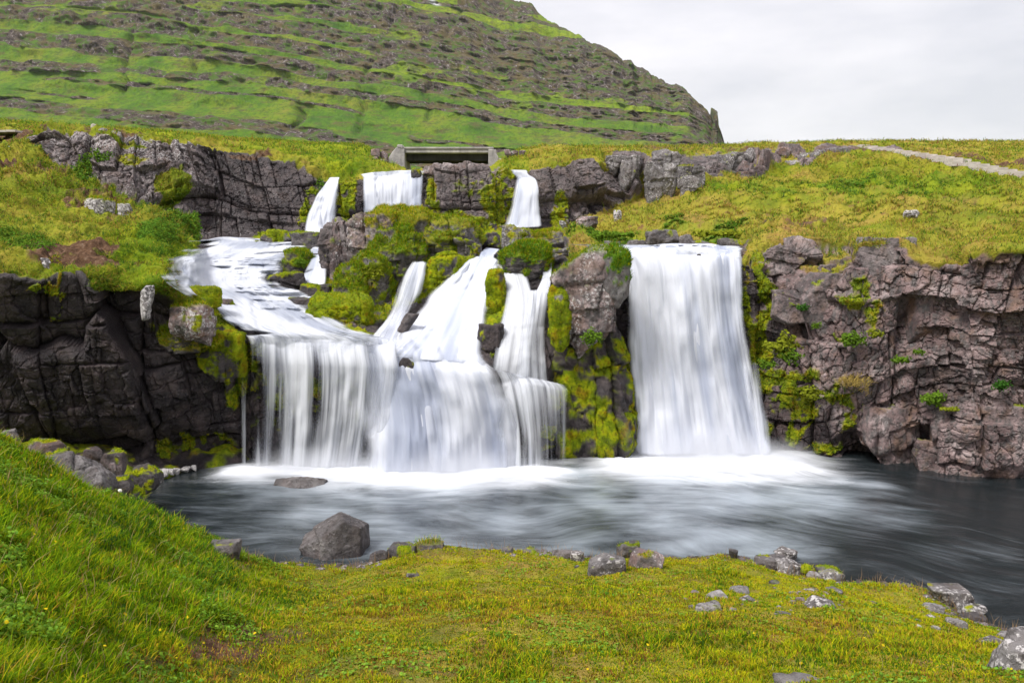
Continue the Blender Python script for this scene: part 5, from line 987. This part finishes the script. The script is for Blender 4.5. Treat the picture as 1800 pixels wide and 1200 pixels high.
# seed stalks and taller straws along the shoreline
sh = np.array([P(x, y, Y0(y, .05)) for x, y in shore[:-2]]); ns = 500
si = rg.random(ns)*(len(sh)-1); i0 = si.astype(int); tt = (si-i0)[:, None]; sp = sh[i0]*(1-tt)+sh[i0+1]*tt; sp[:, 1] -= rg.random(ns)*.5; sp[:, 2] = bank_h(sp[:, 0], sp[:, 1])
blades('seed_stalks', sp, np.tile([0, 0, 1.], (ns, 1)), .12+.16*rg.random(ns), np.full(ns, .006), np.tile([.34, .22, .12], (ns, 1))*rg.uniform(.6, 1.2, (ns, 1)), .5, 22)
sel = rg.choice(len(px), 9000, False); sel = sel[rg.random(9000) < .25+.75*mound[sel]]
blades('dry_stalks', pts[sel], nrm[sel], (.07+.16*rg.random(len(sel)))*(.5+.6*mound[sel]), np.full(len(sel), .0035)*(.8+pts[sel, 1]/9), np.array([[.42, .30, .13]])*rg.uniform(.5, 1.2, (len(sel), 1)), .7, 29)
sel = np.where((fbm(pts*np.array([1.7, 1.7, 0])+5, 3, 611) > .28) & (rg.random(len(px)) < .45*(.25+mound)))[0]
lc = np.array([[.12, .26, .03]])*rg.uniform(.6, 1.5, (len(sel), 1))+np.array([[.10, .06, 0]])*rg.random((len(sel), 1))
leaves('clover_leaves', pts[sel]+np.array([0, 0, 1])*(hh[sel]*.75)[:, None], nrm[sel], .008+.012*rg.random(len(sel)), lc, 23)
sel = rg.choice(len(px), 420, False)
leaves('yellow_flowers', pts[sel]+np.array([0, 0, 1])*(hh[sel]*1.0+.01)[:, None], nrm[sel], .009+.007*rg.random(len(sel)), np.tile([.75, .55, .02], (len(sel), 1)), 24)
# gravel along the waterline and small stones in the turf
nP = 1500; si = rg.random(nP)*(len(sh)-1); i0 = si.astype(int); tt = (si-i0)[:, None]; pp = sh[i0]*(1-tt)+sh[i0+1]*tt; pp[:, 0] += rg.normal(size=nP)*.12; pp[:, 1] += .12+rg.normal(size=nP)*.16; pp[:, 2] = np.maximum(bank_h(pp[:, 0], pp[:, 1]), -.05)
dense = np.interp(si, [0, 1, 3, 6, 9, 10, 13, 15, 17, 20], [.3, 1, 1, .4, .8, .5, 1, 1, .6, 1]); pk = rg.random(nP) < dense; pp = pp[pk]
extra_p = []
for (cx_, cy_, rx_, ry_, n_p) in [(1420, 1045, 90, 26, 40), (1250, 1060, 70, 20, 14), (1640, 1080, 50, 22, 24), (640, 992, 40, 8, 40), (950, 975, 60, 8, 30)]:
    for _ in range(n_p):
        ax, ay = cx_+rg.normal()*rx_*.5, cy_+rg.normal()*ry_*.5; yy = bank_Y(ax, ay); q_ = P(ax, ay, yy); extra_p.append(q_)
pp = np.concatenate([pp, np.array(extra_p)]); v, f = ico(2); n_p = len(pp); r_ = (.012+.04*rg.random(n_p)**3)[:, None, None]
pv = v[None]*(1+.28*rg.normal(size=(n_p, len(v), 1))*.5)*r_*np.stack([1+.5*rg.random(n_p), 1+.4*rg.random(n_p), .55+.3*rg.random(n_p)], -1)[:, None]+pp[:, None]
pf = (f[None]+(np.arange(n_p)*len(v))[:, None, None]).reshape(-1, 3); nv_ = len(v)*n_p; wetp = np.repeat((pp[:, 2] < .06)*.7, len(v))
tag(raw_mesh('gravel', pv.reshape(-1, 3), pf, np.full(len(pf), 3), LAND, {'k': np.stack([wetp*0, wetp*0, wetp, wetp*0], -1), 'k2': np.tile([.5, .8, .3, 0], (nv_, 1))}, False), kind='stuff')
# tufts on the far turf, slopes and plateau
S = SHEET; gv = S['g']; da = np.linalg.norm(np.cross(np.gradient(gv, axis=0), np.gradient(gv, axis=1)), axis=-1)
gx, gy = proj(gv); inv = (gx > -120) & (gx < 1950)
def scatter_sheet(wgt, n, rg):
    w = (wgt*inv).ravel(); w = w/w.sum(); idx = rg.choice(w.size, n, p=w); jit = rg.normal(size=(n, 3))*.02
    return idx, gv.reshape(-1, 3)[idx]+jit*(gv.reshape(-1, 3)[idx][:, 1:2]/20), S['n'].reshape(-1, 3)[idx]
w0 = np.clip(S['grass']+.0, 0, 1)*(S['T'] > 2.9)*(1-(S['T'] > 6.8)*(S['px'] > 695)*(S['px'] < 885))*(1-S['dirt'])*(1-np.clip(S['river']*1.5, 0, 1))*(da/gv[..., 1]**1.3)
w0 = w0*np.where((S['T'] < 6) & (S['px'] < 480), 1.8, 1.)*(1+3*np.exp(-((S['T']-3.06)/.1)**2))*(.25+1.2*sst(-.3, .4, fbm(gv*1.3, 3, 641)))
idx, gp, gn_ = scatter_sheet(w0*(S['grass'] > .5), 280000, rg)
st = S['straw'].ravel()[idx]; gr_ = S['green'].ravel()[idx]; nA = fbm(gp*.9, 3, 621); nB = fbm(gp*.35, 3, 622)
wts = np.stack([.5*(1-st)+.6*sst(.1, .5, -nA), .8*(1-st), .8+0*st, .4+1.0*st+.5*nB, 1.3*st*sst(-.3, .4, nB+.3*nA), .35*st*sst(0, .5, nA)+.05, .1+1.1*gr_], -1)
PAL0 = PAL.copy(); PAL = PAL*np.array([1.0, .97, 1.4])+np.array([0, 0, .008]); PAL[3] = (.36, .325, .035); PAL[4] = (.40, .27, .07)
wts[:, 0] += .9*sst(-.1, .4, nB); wts[:, 4] += .5*st; wts[:, 5] += .35*st; wts[:, 6] += .5*sst(.2, .6, -nA)
F1, F2, hc, _ = voro(gp*np.array([1.6, 1.6, 1.6]), 77); wts[:, 0] += 1.6*(hc[:, 0] > .72); wts[:, 3] += 1.5*(hc[:, 1] > .7); wts[:, 5] += .6*(hc[:, 2] > .85)
col = pick_col(wts, rg, len(gp)); Yb = gp[:, 1]
blades('meadow_grass', gp, gn_, (.05+.08*rg.random(len(gp)))*(1+.5*nA)*(.6+.9*hc[:, 3])*np.clip(Yb/20, .8, 1.25), .0055*Yb/12*(1+rg.random(len(gp))), col, 1.3, 25)
wg_ = S['green']*(S['green'] > .35)*(S['T'] > 3.05)*(da/gv[..., 1]**1.3)
idx, gp, gn_ = scatter_sheet(wg_, 26000, rg); nA = fbm(gp*1.4, 3, 643)
leaves('heath_leaves', gp+gn_*(.03+.12*np.clip(nA+.3, 0, 1)*rg.random(len(gp)))[:, None], gn_, (.018+.02*rg.random(len(gp)))*gp[:, 1]/20, np.array([[.075, .17, .02]])*rg.uniform(.5, 1.5, (len(gp), 1))+np.array([[.05, .04, 0]])*rg.random((len(gp), 1)), 28)
PAL = PAL0
# moss fuzz and small plants on the wet rocks
wm = S['moss']*(S['moss'] > .4)*(da/gv[..., 1]**1.3)*(1-np.clip(S['river'], 0, 1)*.8)
idx, gp, gn_ = scatter_sheet(wm, 60000, rg)
nA = fbm(gp*1.5, 3, 631); wts = np.stack([.4+0*nA, .6+nA, .8+nA, 1.0-nA, .35-nA, .15+0*nA, .3+nA], -1)
blades('moss', gp, gn_, .02+.035*rg.random(len(gp)), .010+.01*rg.random(len(gp)), pick_col(wts, rg, len(gp)), .6, 26)
# turf and moss on the boulders and outcrops
bp, bn_, bh, bc = [], [], [], []
for b in BL:
    f = b['f']; tri = b['p'][f]; ar = .5*np.linalg.norm(np.cross(tri[:, 1]-tri[:, 0], tri[:, 2]-tri[:, 0]), axis=1)
    g_ = b['g'][f].mean(1); m_ = b['m'][f].mean(1); w = ar*(g_*1.+m_*.5)*((g_ > .35) | (m_ > .5)); dist = b['p'][:, 1].mean()
    k = int(min(9000, w.sum()*2600*(14/dist)**1.2))
    if k < 20: continue
    ii = rg.choice(len(f), k, p=w/w.sum()); bb = rg.dirichlet([1, 1, 1], k); bp.append((tri[ii]*bb[..., None]).sum(1)); bn_.append(b['n'][f[ii, 0]])
    isg = g_[ii] > .4; bh.append(np.where(isg, .05+.09*rg.random(k), .02+.03*rg.random(k)))
    s_ = b['straw']; e_ = b['green']
    wg = np.tile([.4+.8*e_, .8+1.5*e_, .7, .4+s_, s_*.9, .1, .15+.5*e_], (k, 1)); wm_ = np.tile([.3, .7, 1.2, 1., .2, .1, .2], (k, 1)); bc.append(pick_col(np.where(isg[:, None], wg, wm_), rg, k))
bp = np.concatenate(bp); bn_ = np.concatenate(bn_); bh = np.concatenate(bh); bc = np.concatenate(bc)
blades('rock_turf', bp, bn_, bh, .005+.006*rg.random(len(bp))*bp[:, 1]/14, bc, .9, 27)
# leafy plants rooted on the cliffs: each a plant of its own
plants = [(1372, 608, 34, 17.9, 'bright leafy herb clump beside the main waterfall at mid height'), (1390, 625, 22, 17.8, 'small leafy herb clump just right of the bright clump by the main waterfall'), (1500, 596, 24, 17.3, 'yellow green cushion plant in the middle of the right cliff'), (1540, 586, 16, 17.2, 'small bright plant right of the yellow green cushion plant'), (1585, 632, 18, 17.0, 'round green plant under the reddish block of the right cliff'),
 (1640, 700, 24, 16.9, 'leafy plant on the ledge above the rounded block pair'), (1688, 718, 26, 16.8, 'wide leafy plant at the right of the ledge above the block pair'), (1762, 676, 18, 16.3, 'dark leafy plant low on the massive cracked block'), (1615, 618, 12, 17.0, 'tiny plant at the corner below the reddish block'), (1430, 690, 22, 17.7, 'flowering leafy plant on the moss slope of the right cliff'), (1500, 672, 34, 17.4, 'straw coloured grass tussock low on the right cliff'),
 (1435, 572, 10, 18.1, 'tiny plant in a crack of the rounded slab ledge'), (1412, 540, 12, 18.3, 'dark green plant beside the tilted slab'), (1042, 592, 20, 17.0, 'round green herb hanging under the pillar rock face'), (1350, 640, 18, 17.9, 'leafy herb low at the edge of the main waterfall'),
 (655, 480, 22, 20.2, 'bright herb on the side of the rock island'), (625, 535, 20, 19.2, 'pale green herb on the mossy bank beside the rapid'), (720, 420, 22, 21.4, 'leafy clump near the top of the rock island'), (920, 412, 10, 20.3, 'light green leafy tuft on the lichen grey rock'), (530, 462, 14, 22.2, 'fresh green tuft on the mossy islet in the rapid'), (1080, 412, 30, 23.6, 'broad leafy clump on the far river bank behind the pillar'), (1270, 410, 34, 23.2, 'broad leafy clump on the far river bank left of the right cliff')]
for i, (x, y, r, Y, l) in enumerate(plants):
    # find the rock there
    c = P(x, y, Y); rr = r*Y/F; n = int(140+r*9)
    root = empty('leafy_plant' if 'tussock' not in l else 'grass_tussock', c, l, 'plant', 'plants rooted on the rocks')
    rp_ = rg.normal(size=(n, 3)); rp_ /= np.linalg.norm(rp_, axis=1, keepdims=True); rp_ *= (rg.random((n, 1))**.4)*np.array([rr, rr*.45, rr*.7])*(1+.25*fbm(rp_*2+i, 2, 650))[:, None]
    nn = rp_/rr+np.array([0, -.5, .6]); base_c = np.array([[.12, .21, .02]]) if i % 3 else np.array([[.22, .25, .02]])
    if 'broad' in l or 'wide' in l: rp_ = rp_*np.array([1.5, 1, .38])
    rp_[:, 2] *= (.7+.6*fbm(rp_*np.array([3/rr, 0, 0])+i, 2, 651)); rp_[:, 0] += .35*rp_[:, 2]*rg.normal()
    if 'tussock' in l: base_c = np.array([[.40, .30, .09]])
    if 'dark' in l: base_c = np.array([[.05, .14, .02]])
    cc = base_c*rg.uniform(.55, 1.35, (n, 1))
    if 'tussock' in l: blades('blades', rp_, nn, np.full(n, .13)*rg.uniform(.6, 1.3, n), np.full(n, .012), cc, 1.4, 700+i, None, root)
    else: leaves('leaves', rp_, nn, rr*.10+.008*rg.random(n), cc, 700+i, .6, None, root)
    ns = 14; a_ = rg.uniform(0, 6.28, ns); sp_ = np.stack([np.cos(a_)*rr*.3, np.sin(a_)*rr*.1+rr*.3, np.full(ns, -rr*.5)], -1)
    blades('stems', sp_, np.tile([0, -.6, .6], (ns, 1)), np.full(ns, rr*1.1), np.full(ns, .012), np.tile([.10, .15, .03], (ns, 1)), .8, 800+i, None, root)
# dandelion clock above the mound
dc = P(211, 862, 9.45); dn = empty('dandelion', dc, 'white dandelion seed head standing on the edge of the grassy mound', 'flower')
DW = N('dandelion_fluff'); DW = DW.end(DW.bsdf((.75, .73, .68), .9))
v, f = ico(2); sp_ = v*.024*(1+.15*rng.normal(size=(len(v), 1))); o = raw_mesh('seed_head', sp_, f, np.full(len(f), 3), DW, None, False, dn)
blades('stem', np.array([[0, 0, -.16]]), np.array([[0, 0, 1.]]), np.array([.16]), np.array([.008]), np.array([[.25, .2, .08]]), 0., 5, None, dn)
# air between the falls and the mountain
hz = N('haze_air'); vp = hz.n('VolumePrincipled'); vp.inputs['Color'].default_value = (.93, .96, 1, 1); vp.inputs['Density'].default_value = .00004; vp.inputs['Anisotropy'].default_value = .0; hz.t.links.new(vp.outputs[0], hz.out.inputs['Volume'])
bm = bmesh.new(); box(bm, -3300, 3300, -400, 5200, -6, 760, 0); tag(obj('haze', bm, hz.m), kind='stuff')
# ---------------------------------------------------------------- sky, sun, camera
SUN_EL, SUN_AZ = R(56), R(-48)     # azimuth from behind the camera, to the left
w = bpy.data.worlds.new('World'); bpy.context.scene.world = w; w.use_nodes = True; t_ = w.node_tree; t_.nodes.clear()
o_ = t_.nodes.new('ShaderNodeOutputWorld'); bg = t_.nodes.new('ShaderNodeBackground'); sky = t_.nodes.new('ShaderNodeTexSky'); sky.sky_type = 'NISHITA'; sky.sun_disc = False
sky.sun_elevation = SUN_EL; sky.sun_rotation = math.pi-SUN_AZ
tc = t_.nodes.new('ShaderNodeTexCoord'); sx = t_.nodes.new('ShaderNodeSeparateXYZ'); t_.links.new(tc.outputs['Generated'], sx.inputs[0])
def M(op, a, b=None, clamp=False):
    x = t_.nodes.new('ShaderNodeMath'); x.operation = op; x.use_clamp = clamp
    for i, q in enumerate((a, b)):
        if q is None: continue
        if hasattr(q, 'is_output'): t_.links.new(q, x.inputs[i])
        else: x.inputs[i].default_value = q
    return x.outputs[0]
zc = M('MAXIMUM', sx.outputs[2], 0.)
lum = M('ADD', M('MULTIPLY', zc, 5.), 7.0)          # overcast sky: zenith about three times the horizon
mp = t_.nodes.new('ShaderNodeMapping'); mp.inputs['Scale'].default_value = (1, 1, 3.2); t_.links.new(tc.outputs['Generated'], mp.inputs[0])
nz_ = t_.nodes.new('ShaderNodeTexNoise'); nz_.inputs['Scale'].default_value = 2.6; nz_.inputs['Detail'].default_value = 7; nz_.inputs['Roughness'].default_value = .55; t_.links.new(mp.outputs[0], nz_.inputs['Vector'])
rmp = t_.nodes.new('ShaderNodeValToRGB'); t_.links.new(nz_.outputs['Fac'], rmp.inputs[0]); rmp.color_ramp.elements[0].position = .35; rmp.color_ramp.elements[0].color = (.72, .72, .80, 1); rmp.color_ramp.elements[1].position = .62; rmp.color_ramp.elements[1].color = (1.0, .97, 1.02, 1)
vm = t_.nodes.new('ShaderNodeVectorMath'); vm.operation = 'SCALE'; t_.links.new(rmp.outputs[0], vm.inputs[0]); t_.links.new(lum, vm.inputs['Scale'])
mx = t_.nodes.new('ShaderNodeMix'); mx.data_type = 'RGBA'; mx.inputs[0].default_value = .93; t_.links.new(sky.outputs[0], mx.inputs[6]); t_.links.new(vm.outputs[0], mx.inputs[7])
t_.links.new(mx.outputs[2], bg.inputs[0]); bg.inputs[1].default_value = .1; t_.links.new(bg.outputs[0], o_.inputs[0])
ld = bpy.data.lights.new('sun', 'SUN'); ld.energy = 3.6; ld.angle = R(16); ld.color = (1, .97, .92); lo = bpy.data.objects.new('sun', ld); C.objects.link(lo)
from mathutils import Vector
d = Vector((math.sin(SUN_AZ)*math.cos(SUN_EL), -math.cos(SUN_AZ)*math.cos(SUN_EL), math.sin(SUN_EL)))   # towards the sun
lo.rotation_euler = (-d).to_track_quat('-Z', 'Y').to_euler()
cd = bpy.data.cameras.new('camera'); cam = bpy.data.objects.new('camera', cd); C.objects.link(cam); cam.location = (0, 0, CAMZ)
cam.rotation_euler = (math.pi/2-PITCH, 0, 0); cd.sensor_width = 36; cd.lens = 36*F/1800; cd.clip_start = .1; cd.clip_end = 9000
sc = bpy.context.scene; sc.camera = cam
sc.view_settings.view_transform = 'Standard'; sc.view_settings.look = 'None'; sc.view_settings.exposure = .40; sc.view_settings.gamma = 1
sc.render.engine = 'CYCLES'; sc.cycles.transparent_max_bounces = 24; sc.cycles.max_bounces = 6; sc.cycles.use_denoising = True; sc.cycles.volume_step_rate = 1.; sc.cycles.volume_bounces = 2; sc.cycles.volume_max_steps = 64
